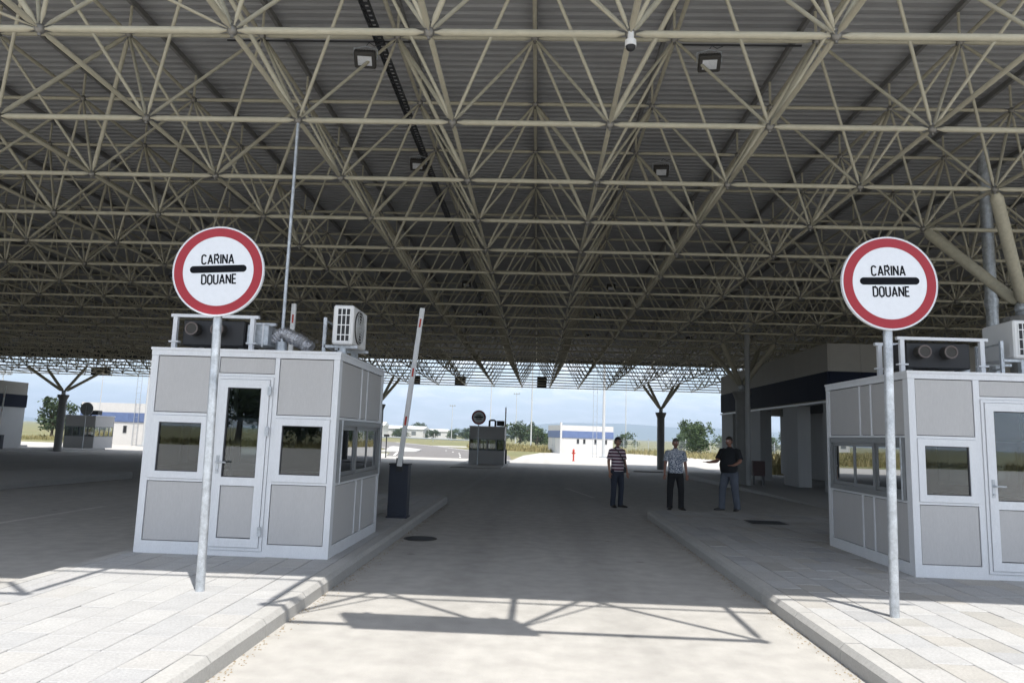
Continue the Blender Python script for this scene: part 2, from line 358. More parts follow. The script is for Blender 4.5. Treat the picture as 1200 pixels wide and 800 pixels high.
def plain_island(name, x0, x1, y0, y1):
    z = gz((y0+y1)/2)
    mb = MB(); mb.cbox(x0, y0, z-.3, x1, y1, z+.15, .04); return tag(part(name, mb, M['kerb'], None), kind='structure')
plain_island('island_far', -5.3, -2.15, 43.9, 57.5)
plain_island('island_outer_left', -16.2, -13.1, 2, 23)
plain_island('island_outer_left_far', -37.5, -34.4, 44, 56)
plain_island('island_outer_left_end', -45, -41.5, 44, 57)
plain_island('building_plinth', 8.0, 24, 19.3, 40.5)
plain_island('island_far_right', 6.3, 12.5, 47, 57.5)

# ================================================================== CANOPY
S = 2.2; OX = -.5919; OY = 2.288; SL = .0114
def bx(j): return S*(OX+j)
def by(r): return S*(OY+r)
def zb(Y): return 1.7+S*2.0197-SL*Y
def zt(Y): return 1.7+S*2.8997-SL*Y
J0, J1, R0, R1 = -36, 20, 0, 23
canopy = thing('canopy_roof', 'huge beige tubular space frame canopy roof with ribbed grey metal sheeting over the customs lanes', 'canopy')
def tube_mesh(name, r, n, mt, taper=True):
    mb = MB()
    if taper: mb.tube([(0,0,0), (0,0,.012), (0,0,.045), (0,0,.955), (0,0,.988), (0,0,1)], [r*.35, r*.42, r, r, r*.42, r*.35], n, cap=False)
    else: mb.tube([(0,0,0), (0,0,1)], r, n)
    return mb.mesh(name, mt, True)
def bn(j, r): return Vector((bx(j), by(r), zb(by(r))))
def tn(j, r): return Vector((bx(j+.5), by(r+.5), zt(by(r+.5))))
mem = {'bottom_chord': [], 'top_chord': [], 'diagonal_brace': []}
for r in range(R0, R1+1):
    for j in range(J0, J1+1):
        if j < J1 and r > 0: mem['bottom_chord'].append((bn(j, r), bn(j+1, r), .039))
        if 0 < r < R1: mem['bottom_chord'].append((bn(j, r), bn(j, r+1), .033))
        if j < J1 and r < R1:
            t = tn(j, r)
            for (a, b) in (((0,0),(1,0),(0,1),(1,1)) if r > 0 else ((0,1),(1,1))): mem['diagonal_brace'].append((t, bn(j+a, r+b), .024 if (j*7+r*3+a) % 5 else .034))
            if j < J1-1: mem['top_chord'].append((t, tn(j+1, r), .034))
            if r < R1-1: mem['top_chord'].append((t, tn(j, r+1), .032))
# two short trusses that reach out past the sheet edge over the lanes
YF = 4.42
for (ja, jb) in ((0, 2), (-3, -1)):
    for j in range(ja, jb+1):
        f = Vector((bx(j), YF, zb(YF))); mem['bottom_chord'].append((f, bn(j, 1), .036))
        if j < jb:
            mem['bottom_chord'].append((f, Vector((bx(j+1), YF, zb(YF))), .046))
            e = Vector((bx(j+.5), by(0)+.05, zt(by(0))+.1))
            mem['diagonal_brace'] += [(f, e, .034), (Vector((bx(j+1), YF, zb(YF))), e, .034), (e, tn(j, 0), .036)]
            mem['diagonal_brace'].append((f, bn(j+1, 1), .016))
def member_rank(mb_):
    a, b, r = mb_; c = (a+b)/2
    ds = [d for d in (seen_size(a), seen_size(b), seen_size(c)) if d]
    return -(r*(b-a).length/min(ds)**2) if ds else 0
tm_cache = {}
for nm, lst in mem.items():
    lst.sort(key=member_rank)
    for (a, b, r) in lst[:290]:
        if (nm, r) not in tm_cache: tm_cache[nm, r] = tube_mesh(nm, r, 10, M['steel'])
        o = link(nm, tm_cache[nm, r], canopy); d = b-a; g = .06/d.length
        o.location = a+d*g; o.rotation_mode = 'QUATERNION'; o.rotation_quaternion = d.to_track_quat('Z', 'Y'); o.scale = (1, 1, d.length*(1-2*g))
    k = MB()
    for (a, b, r) in lst[290:]: k.tube([a, b], r, 5, cap=False)
    tag(part(nm+'_mass', k, M['steel'], canopy, smooth=True), kind='stuff')
nodes = [bn(j, r) for r in range(1, R1+1) for j in range(J0, J1+1)]+[tn(j, r) for r in range(R0, R1) for j in range(J0, J1)]
nodes += [Vector((bx(j), YF, zb(YF))) for j in (0, 1, 2, -3, -2, -1)]
nodes.sort(key=lambda p: seen_size(p) or 1e9)
k = MB(); k.ball((0,0,0), .062, 8, 5); k.tube([(0,0,-.085), (0,0,.085)], .02, 6); nme = k.mesh('node_joint', M['node'], True)
for p in nodes[:200]: link('node_joint', nme, canopy, p)
k = MB()
for p in nodes[200:]: k.ball(p, .075, 5, 3)
tag(part('node_joint_mass', k, M['node'], canopy), kind='stuff')
# purlins on stub posts and ribbed sheets
pm = MB(); ya, yb = by(0)-.03, by(R1)-S*.5; Lp = yb-ya
pm.box(-.03, 0, .06, .03, Lp, .16); pme = pm.mesh('purlin', M['purlin'])
sp = MB(); sp.tube([(0,0,0), (0,0,.5)], .022, 6); spm = sp.mesh('stub_post', M['steel'])
for j in range(J0, J1):
    o = link('purlin', pme, canopy, (bx(j+.5), ya, zt(ya)+.46)); o.rotation_euler = (-math.atan(SL), 0, 0)
    if -4 <= j <= 5:
        for r in range(0, 8): link('stub_post', spm, canopy, tn(j, r))
k = MB()
for j in range(J0, J1):
    for r in range(0, R1):
        if not (-4 <= j <= 5 and r < 8): k.tube([tn(j, r), tn(j, r)+Vector((0,0,.5))], .022, 4, cap=False)
tag(part('stub_post_mass', k, M['steel'], canopy), kind='stuff')
# ribbed sheet: ribs run across the lanes
pitch = .2; prof = [(0, 0), (.09, 0), (.115, .045), (.175, .045)]
ys = ya-.12; per = 15; nrib = int((yb-ys)/pitch); i = 0
xa, xb = bx(J0)-.3, bx(J1)+.3; xm = [xa, bx(-12), bx(-2), bx(5), xb]
while i < nrib:
    m_ = min(per, nrib-i)
    for si, (q0, q1) in enumerate(zip(xm[:-1], xm[1:])):
        k = MB(); pts = []
        for q in range(m_):
            for (u, z) in prof: pts.append(((i+q)*pitch+ys+u, z))
        pts.append(((i+m_)*pitch+ys, 0))
        for (y, z) in pts:
            zz = zt(y)+.63+z+.003*(si % 2); k.v += [(q0-.06, y, zz), (q1+.06, y, zz)]
        k.f = [(2*a, 2*a+1, 2*a+3, 2*a+2) for a in range(len(pts)-1)]
        part('roof_sheet', k, M['deck'], canopy)
    i += per
k = MB(); k.box(xa, ys-.06, zt(ys)+.5, xb, ys-.02, zt(ys)+.78); part('edge_beam', k, M['cream'], canopy)
k = MB(); k.box(xa, yb+.12, zt(yb)-.12, xb, yb+.16, zt(yb)+.8); part('edge_beam', k, M['dark'], canopy)
k = MB(); k.box(xa, yb+.17, zt(yb)-.75, bx(-9), yb+.2, zt(yb)+.7); part('edge_beam', k, M['dark'], canopy)  # added dark sheet, stands in for denser lattice and closes its sky gaps
k = MB(); k.tube([(bx(-4), by(0)-.38, zt(by(0))+.45), (bx(3), by(0)-.38, zt(by(0))+.45)], .03, 6); part('edge_rail', k, M['steel'], canopy)
# lane sign panel mounted over the lane on the front truss, seen from the photo only by its shadow
t = thing('lane_sign_panel', 'rectangular lane panel on the front truss that throws the solid shadow on the road', 'sign', (.35, YF-.1, zb(YF)+.02))
k = MB(); k.cbox(-.82, -.05, 0, .82, .05, 1.3, .01); part('panel', k, M['dark'], t)
for x in (-.6, .6):
    k = MB(); k.box(x-.03, .05, .1, x+.03, .12, 1.2); part('bracket', k, M['galv'], t)
# support columns that branch into the frame
def column(j, r, label, foot, dj=.5):
    X, Y = bx(j), by(r); zh = 4.05-SL*(Y-12.8); z0 = foot
    t = thing('support_column', label, 'column', (X, Y, z0), 0, 'branching canopy columns')
    h = zh-z0
    k = MB(); k.tube([(0,0,0), (0,0,h-.35)], .26, 16); part('shaft', k, mat('column_grey', (.2, .2, .195), .6), t, smooth=True)
    k = MB(); k.tube([(0,0,h-.36), (0,0,h-.12), (0,0,h-.1), (0,0,h)], [.27, .36, .38, .38], 16); part('capital', k, M['purlin'], t)
    k = MB(); k.tube([(0,0,h), (0,0,h+.12)], [.16, .12], 10); k.ball((0,0,h+.18), .15, 10, 6); part('head_joint', k, M['galv'], t, smooth=True)
    for (a, b) in ((-dj,-.5),(dj,-.5),(-dj,.5),(dj,.5)):
        e = bn(j+a, r+b)-Vector((X, Y, z0)); s = Vector((0,0,h+.18)); d = e-s
        k = MB(); k.tube([s+d*.06, s+d*.1, s+d*.93, s+d*.97], [.06, .1, .1, .05], 12); part('branch_strut', k, M['steel'], t, smooth=True)
    return t
column(4.5, 3.5, 'near beige branching column head above the right booth roof', 0)
column(4.5, 11.5, 'grey canopy column in front of the blue banded building', 0)
column(4.5, 20.5, 'far canopy column behind the middle man, branching against the sky', gz(50))
column(-15, 20.5, 'far left canopy column branching against the sky beside the distant booth', gz(50), 1)
column(-4.5, 20.5, 'far canopy column hidden behind the left booth', gz(50))

# things hung on the canopy
def floodlight(loc, label, rz=0., tilt=35):
    t = thing('floodlight', label, 'floodlight', loc, rz, 'floodlights under the canopy')
    k = MB(); k.cbox(-.2, -.16, -.08, .2, .16, .05, .02)
    for i in range(7): k.box(-.17+i*.05, -.14, .05, -.155+i*.05, .14, .085)
    b = part('housing', k, M['iron'], t, rot=(R(-tilt), 0, 0))
    k = MB(); k.box(-.13, -.09, -.086, .13, .09, -.081); part('lens', k, M['lamp'], b)
    k = MB(); k.tube([(-.22,0,0), (-.22,0,.2), (0,0,.25), (.22,0,.2), (.22,0,0)], .012, 5); part('bracket', k, M['galv'], t)
    k = MB(); k.tube([(0,0,.25), (.05,0,.33), (.15,.02,.28), (.26,.05,.34)], .009, 5); part('cable', k, M['black'], t)
    t.scale = (.82, .82, .82); return t
floodlight((-2.81, 10.2, 7.4), 'large floodlight under the roof above the left booth, beside the black cable tray', .1)
floodlight((2.46, 10.2, 7.4), 'large floodlight under the roof right of the dome camera', -.1)
floodlight((-2.81, 15, 7.6), 'second floodlight back along the black cable tray', .1)
floodlight((2.56, 15, 7.55), 'second floodlight back on the right of the lane', -.1)
for x, y in ((-2.8, 26), (2.6, 26), (-2.8, 32), (2.6, 32), (2.6, 38), (-14, 26), (8, 38), (-14, 15)):
    floodlight((x, y, zt(y)-.5), 'small distant floodlight deep under the canopy')
t = thing('dome_camera', 'white dome security camera under the front beam joint', 'camera', (bx(1), by(1)-.03, zb(by(1))-.06))
k = MB(); k.tube([(0,0,.06), (0,0,-.02)], .035, 12); k.tube([(0,0,-.02), (0,0,-.035), (0,0,-.10)], [.035, .062, .062], 16); part('housing', k, M['white'], t, smooth=True)
k = MB(); k.ball((0,0,-.10), .055, 14, 8); part('dome', k, M['black'], t, smooth=True)
t = thing('cable_tray', 'black perforated cable tray running under the roof above the left booth', 'cable tray', (-2.7, 5.2, 0))
L = 40
k = MB(); a0 = Vector((0, 0, zt(5.2)-.05)); a1 = Vector((0, L, zt(5.2+L)-.05))
for s in (-.065, .065): k.box(s-.008, 0, -.03, s+.008, L, .03)
o = part('side_rail', k, M['dark'], t, a0, (-math.atan(SL), 0, 0))
k = MB()
for i in range(int(L/.12)): k.box(-.057, i*.12, -.022, .057, i*.12+.065, -.012)
tag(part('rung', k, M['dark'], t, a0, (-math.atan(SL), 0, 0)), kind='stuff')
k = MB(); k.tube([(-.02, .5, -.02), (-.02, L, -.02)], .018, 5); part('cable', k, M['black'], t, a0+Vector((0,0,.01)), (-math.atan(SL), 0, 0))
for (xa_, xb_, yy, zz, lab) in ((-5.2, -2.2, 10.6, 7.92, 'thin dark conduit across the roof frame left of the floodlight'), (2.1, 4.0, 10.6, 7.92, 'thin dark conduit across the roof frame right of the floodlight')):
    k = MB(); k.tube([(xa_, yy, zz), (xb_, yy, zz)], .016, 6); tag(part('conduit', k, M['black'], None), lab, 'conduit')
k = MB(); k.tube([(-3.5, 9.43, 2.7), (-3.5, 9.43, zb(9.4)-.05)], .024, 10); k.tube([(-3.5, 9.43, 2.68), (-3.5, 9.43, 2.86)], .075, 12)
tag(part('mast_pipe', k, M['galv'], None, smooth=True), 'thin bright steel pipe rising from the left booth roof to the roof frame', 'pipe')
k = MB(); k.tube([(9.15, 14.5, 0), (9.15, 14.5, zt(14.5))], .11, 14); k.tube([(9.15, 14.5, 4.6), (9.15, 14.5, 4.75)], .125, 14)
tag(part('downpipe', k, M['galv'], None, smooth=True), 'thick grey rainwater downpipe behind the right booth air conditioner', 'downpipe')
k = MB(); k.tube([(8.16, 28, .1), (8.16, 28, zt(28))], .1, 14); k.tube([(8.16, 28, 3.0), (8.16, 28, 3.1)], .112, 14)
tag(part('downpipe', k, M['clad'], None, smooth=True), 'grey rainwater downpipe standing beside the column behind the man in black', 'downpipe')
for (x, ww, hh, lab) in ((-9.55, .5, .7, 'small dark lane signal box at far roof edge, leftmost of three over the road'), (-6.14, .85, .75, 'dark lane signal box at the far roof edge, middle of three'), (.25, .75, .85, 'dark lane signal box at the far roof edge, right of the far booth'), (-35.0, 1.5, .6, 'wide dark lane signal box at far roof edge beside the far left column')):
    t = thing('lane_signal', lab, 'signal', (x, 55.3, 5.45))
    k = MB(); k.cbox(-ww/2, -.12, 0, ww/2, .12, hh, .02); b = part('housing', k, M['dark'], t)
    k = MB(); k.box(-ww/2+.05, -.126, .05, ww/2-.05, -.121, hh-.05); part('screen', k, M['black'], b)
    for s in (-1, 1):
        k = MB(); k.tube([(s*ww*.3, 0, hh), (s*ww*.3, 0, hh+.5)], .02, 5); part('hanger', k, M['dark'], t)

# ================================================================== BOOTHS
class Face:      # a wall face: u along the wall, v up, n outwards; boxes are placed in these axes
    def __init__(s, o, u, n): s.o = Vector(o); s.u = Vector(u); s.n = Vector(n)
    def box(s, mb, u0, v0, u1, v1, d0, d1):
        P = lambda u, v, d: s.o+s.u*u+s.n*d+Vector((0,0,v))
        c = [P(u0,v0,d0),P(u1,v0,d0),P(u1,v0,d1),P(u0,v0,d1),P(u0,v1,d0),P(u1,v1,d0),P(u1,v1,d1),P(u0,v1,d1)]
        mb.add(c, [(0,3,2,1),(4,5,6,7),(0,1,5,4),(1,2,6,5),(2,3,7,6),(3,0,4,7)]); return mb
    def ring(s, mb, u0, v0, u1, v1, w_, d0, d1):
        s.box(mb, u0, v0, u1, v0+w_, d0, d1); s.box(mb, u0, v1-w_, u1, v1, d0, d1)
        s.box(mb, u0, v0+w_, u0+w_, v1-w_, d0, d1); s.box(mb, u1-w_, v0+w_, u1, v1-w_, d0, d1); return mb
def wall_panel(F, t, u0, v0, u1, v1, mt=None):
    k = MB(); g = .009; F.box(k, u0+g, v0+g, u1-g, v1-g, -.03, -.010); p = part('wall_panel', k, mt or M['panel'], t)
    k = MB(); F.box(k, u0, v0, u1, v1, -.04, -.031); part('gap_shade_seal', k, M['gap_shade_seal'], p)  # dark plate behind the panel, paints the shadow line in its gaps
def win(F, t, u0, v0, u1, v1, fw=.085, fm=None, gm=None, d=.012):
    k = MB(); F.ring(k, u0+.003, v0+.003, u1-.003, v1-.003, fw, -.045, d); f = part('window', k, fm or M['alu'], t)
    k = MB(); F.ring(k, u0+fw, v0+fw, u1-fw, v1-fw, .012, -.03, -.002); part('seal', k, M['gap_shade_seal'], f)
    k = MB(); F.box(k, u0+fw+.004, v0+fw+.004, u1-fw-.004, v1-fw-.004, -.024, -.016); part('pane', k, gm or M['glass'], f)
W, D, H = 2.4, 2.55, 2.52
def side_face(F, t, L, bars):
    a, b, c, d = .09, L*.46, L*.60, L-.08
    for (u0, u1) in ((0, .075), (L-.075, L)): F.box(bars, u0, 0, u1, H-.1, -.05, 0)
    F.box(bars, .075, 0, L-.075, .15, -.05, 0)
    for v in ((.87, .90), (1.68, 1.71)): F.box(bars, .075, v[0], L-.075, v[1], -.05, 0)
    for m_ in (b, c):
        for v in ((.15, .87), (1.71, H-.1)): F.box(bars, m_-.014, v[0], m_+.014, v[1], -.05, 0)
    for (v0, v1) in ((.15, .87), (1.71, H-.1)):
        wall_panel(F, t, .075, v0, b-.014, v1); wall_panel(F, t, b+.014, v0, c-.014, v1); wall_panel(F, t, c+.014, v0, L-.075, v1)
    # grey sliding window band
    u0, u1, v0, v1 = .085, L-.085, .905, 1.675
    k = MB(); F.ring(k, u0, v0, u1, v1, .07, -.045, .03); s = part('sliding_window', k, M['grey_alu'], t)
    cuts = [u0+.07, u0+.07+(u1-u0-.14)*.36, u0+.07+(u1-u0-.14)*.66, u1-.07]
    for i in range(3):
        p0, p1 = cuts[i], cuts[i+1]; dd = .018 if i == 1 else -.002
        k = MB(); F.ring(k, p0+.002, v0+.072, p1-.002, v1-.072, .05, dd-.03, dd); part('sash', k, M['grey_alu'], s)
        k = MB(); F.box(k, p0+.053, v0+.123, p1-.053, v1-.123, dd-.018, dd-.010); part('pane', k, M['glassb'], s)
    k = MB(); F.box(k, u0+.02, v0-.01, u0+.04, v1+.005, .031, .045); F.box(k, u1-.04, v0-.01, u1-.02, v1+.005, .031, .045); part('guide_rail', k, M['galv'], s)
def front_face(F, t, bars, door=True):
    for (u0, u1) in ((0, .085), (.80, .875), (1.585, 1.64), (W-.075, W)): F.box(bars, u0, 0, u1, H-.1, -.05, 0)
    for (u0, u1) in ((.085, .80), (1.64, W-.075)):
        F.box(bars, u0, 0, u1, .15, -.05, 0); F.box(bars, u0, .87, u1, .90, -.05, 0); F.box(bars, u0, 1.675, u1, 1.71, -.05, 0)
        wall_panel(F, t, u0, .15, u1, .87); wall_panel(F, t, u0, 1.71, u1, H-.1); win(F, t, u0, .90, u1, 1.675)
    F.box(bars, .875, 0, 1.585, .07, -.05, 0); F.box(bars, .875, 2.18, 1.585, 2.215, -.05, 0); wall_panel(F, t, .875, 2.215, 1.585, H-.1)
    if not door:
        F.box(bars, .875, .87, 1.585, .90, -.05, 0); wall_panel(F, t, .875, .07, 1.585, .87); wall_panel(F, t, .875, .90, 1.585, 2.18); return
    k = MB(); F.ring(k, .878, .073, 1.582, 2.177, .035, -.045, .014); part('door_frame', k, M['alu'], t)
    k = MB(); u0, u1, v0, v1 = .918, 1.542, .112, 2.138
    F.ring(k, u0, v0, u1, v1, .10, -.04, .028); F.box(k, u0+.1, .84, u1-.1, .94, -.04, .028); d = part('door', k, M['alu'], t)
    k = MB(); F.box(k, u0+.108, .224, u1-.108, .832, -.02, .012); part('door_panel', k, M['panel'], d)
    k = MB(); F.box(k, u0+.1, .214, u1-.1, .84, -.03, -.021); F.ring(k, u0+.1, .94, u1-.1, v1-.1, .01, -.03, .02); part('gap_shade_seal', k, M['gap_shade_seal'], d)  # plate paints gap shade round the door panel; ring seals the glass
    k = MB(); F.box(k, u0+.11, .95, u1-.11, v1-.11, -.01, -.002); part('pane', k, M['glassd'], d)
    k = MB(); F.box(k, u0+.03, .98, u0+.065, 1.2, .028, .036)
    P = lambda u, v, dd: F.o+F.u*u+F.n*dd+Vector((0,0,v))
    k.tube([P(u0+.048, 1.12, .036), P(u0+.048, 1.12, .085), P(u0+.17, 1.12, .085)], .011, 8); part('handle', k, M['galv'], d)
    k = MB(); k.tube([P(u0+.048, 1.02, .036), P(u0+.048, 1.02, .05)], .014, 10); part('lock', k, M['galv'], d)
    for v in (.25, 1.45, 1.95):
        k = MB(); F.box(k, u1-.012, v, u1+.03, v+.11, .029, .05); part('hinge', k, M['galv'], d)
def booth(name, label, x, y, z=.15, group=None):
    t = thing(name, label, 'booth', (x, y, z), 0, group)
    bars = MB()
    front_face(Face((0,0,0), (1,0,0), (0,-1,0)), t, bars)
    front_face(Face((W,D,0), (-1,0,0), (0,1,0)), t, bars, False)
    side_face(Face((W,.052,0), (0,1,0), (1,0,0)), t, D-.104, bars)
    side_face(Face((0,D-.052,0), (0,-1,0), (-1,0,0)), t, D-.104, bars)
    part('wall_frame', bars, M['alu'], t)
    k = MB(); k.box(-.004, -.004, H-.098, W+.004, D+.004, H-.03); k.box(-.014, -.014, H-.03, W+.014, D+.014, H); part('roof', k, M['alu'], t)
    k = MB(); k.box(.06, .06, 0.01, W-.06, D-.06, .06); part('floor', k, M['kerb'], t)
    k = MB(); k.box(.06, .06, H-.16, W-.06, D-.06, H-.1); part('ceiling', k, M['white'], t)
    k = MB(); k.box(.08, .35, .72, .6, D-.3, .76); k.box(.1, .4, .06, .55, .44, .72); k.box(.1, D-.4, .06, .55, D-.36, .72); part('counter', k, M['panel'], t)
    return t
BL = (-4.885, 8.73); BR = (4.64, 9.08)
boothL = booth('control_booth', 'grey and white control booth behind the left sign, with glazed door', *BL)
boothR = booth('control_booth', 'grey and white control booth at the right edge behind the right sign', *BR)

# ------------------------------------------------------------------ rooftop equipment (local origin on the booth roof)
def condenser(loc, rz, label, z0=.14):
    t = thing('air_conditioner', label, 'air conditioner', loc, rz, 'outdoor air conditioner units')
    # cabinet: long fan side faces +x, narrow grille side faces -y
    w_, l_, h_ = .27, .74, .52
    k = MB(); k.cbox(0, 0, z0, w_, l_, z0+h_, .02); b = part('cabinet', k, M['white'], t)
    k = MB(); k.box(.06, -.004, z0+.05, w_-.04, .002, z0+h_-.05); g = part('side_grille', k, M['black'], b)
    k = MB()
    for i in range(4): k.box(.06+i*.0567-.006, -.009, z0+.05, .06+i*.0567+.006, -.0045, z0+h_-.05)
    for i in range(3): k.box(.06, -.0095, z0+.12+i*.13, w_-.04, -.0085, z0+.132+i*.13)
    part('grille_bar', k, M['white'], b)
    k = MB(); n = 28; cy, cz = .3, z0+.26
    k.tube([(w_+.001, cy, cz), (w_+.018, cy, cz)], [.225, .225], n); part('fan_opening', k, M['iron'], b)
    k = MB()
    for rr in (.06, .1, .14, .18, .215):
        pts = [(w_+.022, cy+rr*math.cos(a*2*math.pi/24), cz+rr*math.sin(a*2*math.pi/24)) for a in range(25)]; k.tube(pts, .005, 4, cap=False)
    for a in range(6): k.tube([(w_+.022, cy, cz), (w_+.022, cy+.215*math.cos(a*math.pi/3), cz+.215*math.sin(a*math.pi/3))], .005, 4)
    part('fan_guard', k, M['wallgrey'], b)
    for y in (.08, l_-.08):
        k = MB(); k.box(-.12, y-.02, z0-.04, w_+.06, y+.02, z0-.005); k.box(-.14, y-.02, 0, -.1, y+.02, .5); part('bracket', k, M['galv'], t)
    for y in (.08, l_-.08):
        k = MB(); k.box(.1, y-.04, 0, .18, y+.04, z0-.04); part('foot', k, M['galv'], t)
    for z in (.12, .46):
        k = MB(); k.tube([(-.12, .08, z), (-.12, l_-.08, z)], .014, 6); part('cross_rail', k, M['galv'], t)
    return t
condenser((BL[0]+2.17, BL[1]+.35, .15+H), 0, 'white air conditioner unit on the left booth roof, fan side towards the lane')
condenser((BR[0]+1.70, BR[1]+.55, .15+H), -.05, 'white air conditioner unit on the right booth roof', .26)
def vent_unit(loc, mirror, label, duct):
    t = thing('ventilation_unit', label, 'ventilation unit', loc, 0, 'ventilation units on booth roofs')
    wd = 1.18
    k = MB(); k.box(0, 0, .46, wd, .06, .5); part('top_rail', k, M['alu'], t)
    k = MB(); k.box(0, .62, .46, wd, .68, .5); part('top_rail', k, M['alu'], t)
    for x in (.03, wd-.11):
        for y in (.0, .62):
            k = MB(); k.box(x+.005, y, 0, x+.06, y+.055, .459); k.box(x-.03, y-.01, .12, x+.1, y+.065, .14); part('leg', k, M['alu'], t)
    k = MB(); k.cbox(.14, .07, .09, .98, .6, .44, .015); b = part('fan_box', k, M['black'], t)
    for x in (.32, .66):
        k = MB(); k.tube([(x, .071, .3), (x, -.06, .3), (x, -.061, .3), (x, .02, .3)], [.085, .085, .062, .06], 16, cap=True); inl = part('air_inlet', k, M['iron'], b, smooth=False)
        k = MB(); k.tube([(x+.078*math.cos(a*math.pi/10), -.062, .3+.078*math.sin(a*math.pi/10)) for a in range(21)], .011, 6, cap=False); part('inlet_rim', k, M['rim'], inl)
    k = MB(); k.tube([(.3, .3, 0), (.3, .3, .09)], .04, 8); k.tube([(.85, .3, 0), (.85, .3, .09)], .04, 8); part('stand', k, M['galv'], t)
    if duct:
        k = MB(); k.cbox(.99, .12, .12, 1.28, .55, .4, .01); p = part('duct_box', k, M['galv'], t)
        k = MB(); k.box(1.09, .113, .1, 1.11, .119, .42); k.box(1.2, .113, .1, 1.22, .119, .42); part('flange', k, M['alu'], p)
        pts = []; rad = []
        for i in range(41):
            s = i/40; pts.append((1.27+.56*s, .33-.06*s, .2+.14*math.sin(math.pi*min(1, s*1.15))-.1*s+.03*math.sin(s*9))); rad.append(.085+.012*(i % 2)+random.uniform(-.006, .006))
        k = MB(); k.tube(pts, rad, 14); part('flexible_duct', k, M['foil'], t)
    else:
        k = MB(); k.tube([(1.02, .3, 0), (1.02, .3, .28)], .075, 14); part('pipe_stub', k, M['galv'], t, smooth=True)
    return t
vent_unit((BL[0]-.03, BL[1]+.42, .15+H), 1, 'ventilation unit with dark inlets and silver duct on the left booth roof', True)
vent_unit((BR[0]+.12, BR[1]+.45, .15+H), 1, 'ventilation unit with two dark inlets on the right booth roof', False)

# ================================================================== SIGNS
def arc(cx_, cy_, r, a0, a1, n=5): return [(cx_+r*math.cos(R(a0+(a1-a0)*i/n)), cy_+r*math.sin(R(a0+(a1-a0)*i/n))) for i in range(n+1)]
GL = {'C': (.5, [arc(.24, .74, .24, 15, 90)+arc(.24, .74, .24, 90, 180)[1:]+arc(.24, .24, .24, 180, 270)+arc(.24, .24, .24, 270, 345)[1:]]),
 'A': (.54, [[(0, -.02), (.27, 1)], [(.27, 1), (.54, -.02)], [(.09, .28), (.45, .28)]]),
 'R': (.5, [[(0, 0), (0, .98), (.24, .98)]+arc(.24, .74, .24, 90, -90)+[(0, .5)], [(.26, .5), (.5, 0)]]),
 'I': (.02, [[(.01, 0), (.01, 1)]]), 'N': (.5, [[(0, 0), (0, 1)], [(0, .98), (.5, .02)], [(.5, 0), (.5, 1)]]),
 'D': (.48, [[(0, .02), (0, .98), (.22, .98)]+arc(.22, .72, .26, 90, 0)+arc(.22, .28, .26, 0, -90)+[(0, .02)]]),
 'O': (.48, [arc(.24, .74, .24, 90, 0)+arc(.24, .24, .24, 0, -90)+arc(.24, .24, .24, -90, -180)+arc(.24, .74, .24, 180, 90)]),
 'U': (.48, [[(0, 1)]+arc(.24, .24, .24, 180, 360, 8)+[(.48, 1)]]), 'E': (.42, [[(.42, .02), (0, .02), (0, .98), (.42, .98)], [(0, .51), (.37, .51)]])}
def lettering(text, h, cx_, z0, y, sx_=.90, tw=.165):
    adv = sum(GL[c][0]+.23 for c in text)-.23; x = cx_-adv*h*sx_/2; mb = MB(); lay = 0
    for c in text:
        for st in GL[c][1]:
            P = [Vector((p[0]*sx_, p[1])) for p in st]; Lr = []
            for i, p in enumerate(P):
                d0 = (P[i]-P[i-1]).normalized() if i > 0 else None; d1 = (P[i+1]-P[i]).normalized() if i < len(P)-1 else None
                if d0 is None: n_ = Vector((-d1.y, d1.x)); m_ = 1
                elif d1 is None: n_ = Vector((-d0.y, d0.x)); m_ = 1
                else:
                    n0 = Vector((-d0.y, d0.x)); n1 = Vector((-d1.y, d1.x)); n_ = (n0+n1).normalized(); m_ = 1/max(.4, n_.dot(n0))
                Lr.append((p+n_*tw/2*m_, p-n_*tw/2*m_))
            lay += 1; yy = y-.0004*(lay % 5); o = len(mb.v)
            for (a, b) in Lr: mb.v += [(x+a.x*h, yy, z0+a.y*h), (x+b.x*h, yy, z0+b.y*h)]
            for i in range(len(Lr)-1): mb.f.append((o+2*i, o+2*i+1, o+2*i+3, o+2*i+2))
        x += (GL[c][0]+.23)*h*sx_
    return mb
def disc(r0, r1, y0, y1, n=72):
    mb = MB()
    if r0 == 0: mb.v = [(r1*math.cos(2*math.pi*i/n), y0, r1*math.sin(2*math.pi*i/n)) for i in range(n)]+[(r1*math.cos(2*math.pi*i/n), y1, r1*math.sin(2*math.pi*i/n)) for i in range(n)]
    if r0 == 0: mb.f = [tuple(range(n)), tuple(range(n, 2*n))[::-1]]+[(i, (i+1) % n, n+(i+1) % n, n+i) for i in range(n)]; return mb
    for (r, y) in ((r0, y0), (r1, y0), (r1, y1), (r0, y1)): mb.v += [(r*math.cos(2*math.pi*i/n), y, r*math.sin(2*math.pi*i/n)) for i in range(n)]
    for a in range(4):
        b = (a+1) % 4
        for i in range(n): mb.f.append((a*n+i, a*n+(i+1) % n, b*n+(i+1) % n, b*n+i))
    return mb
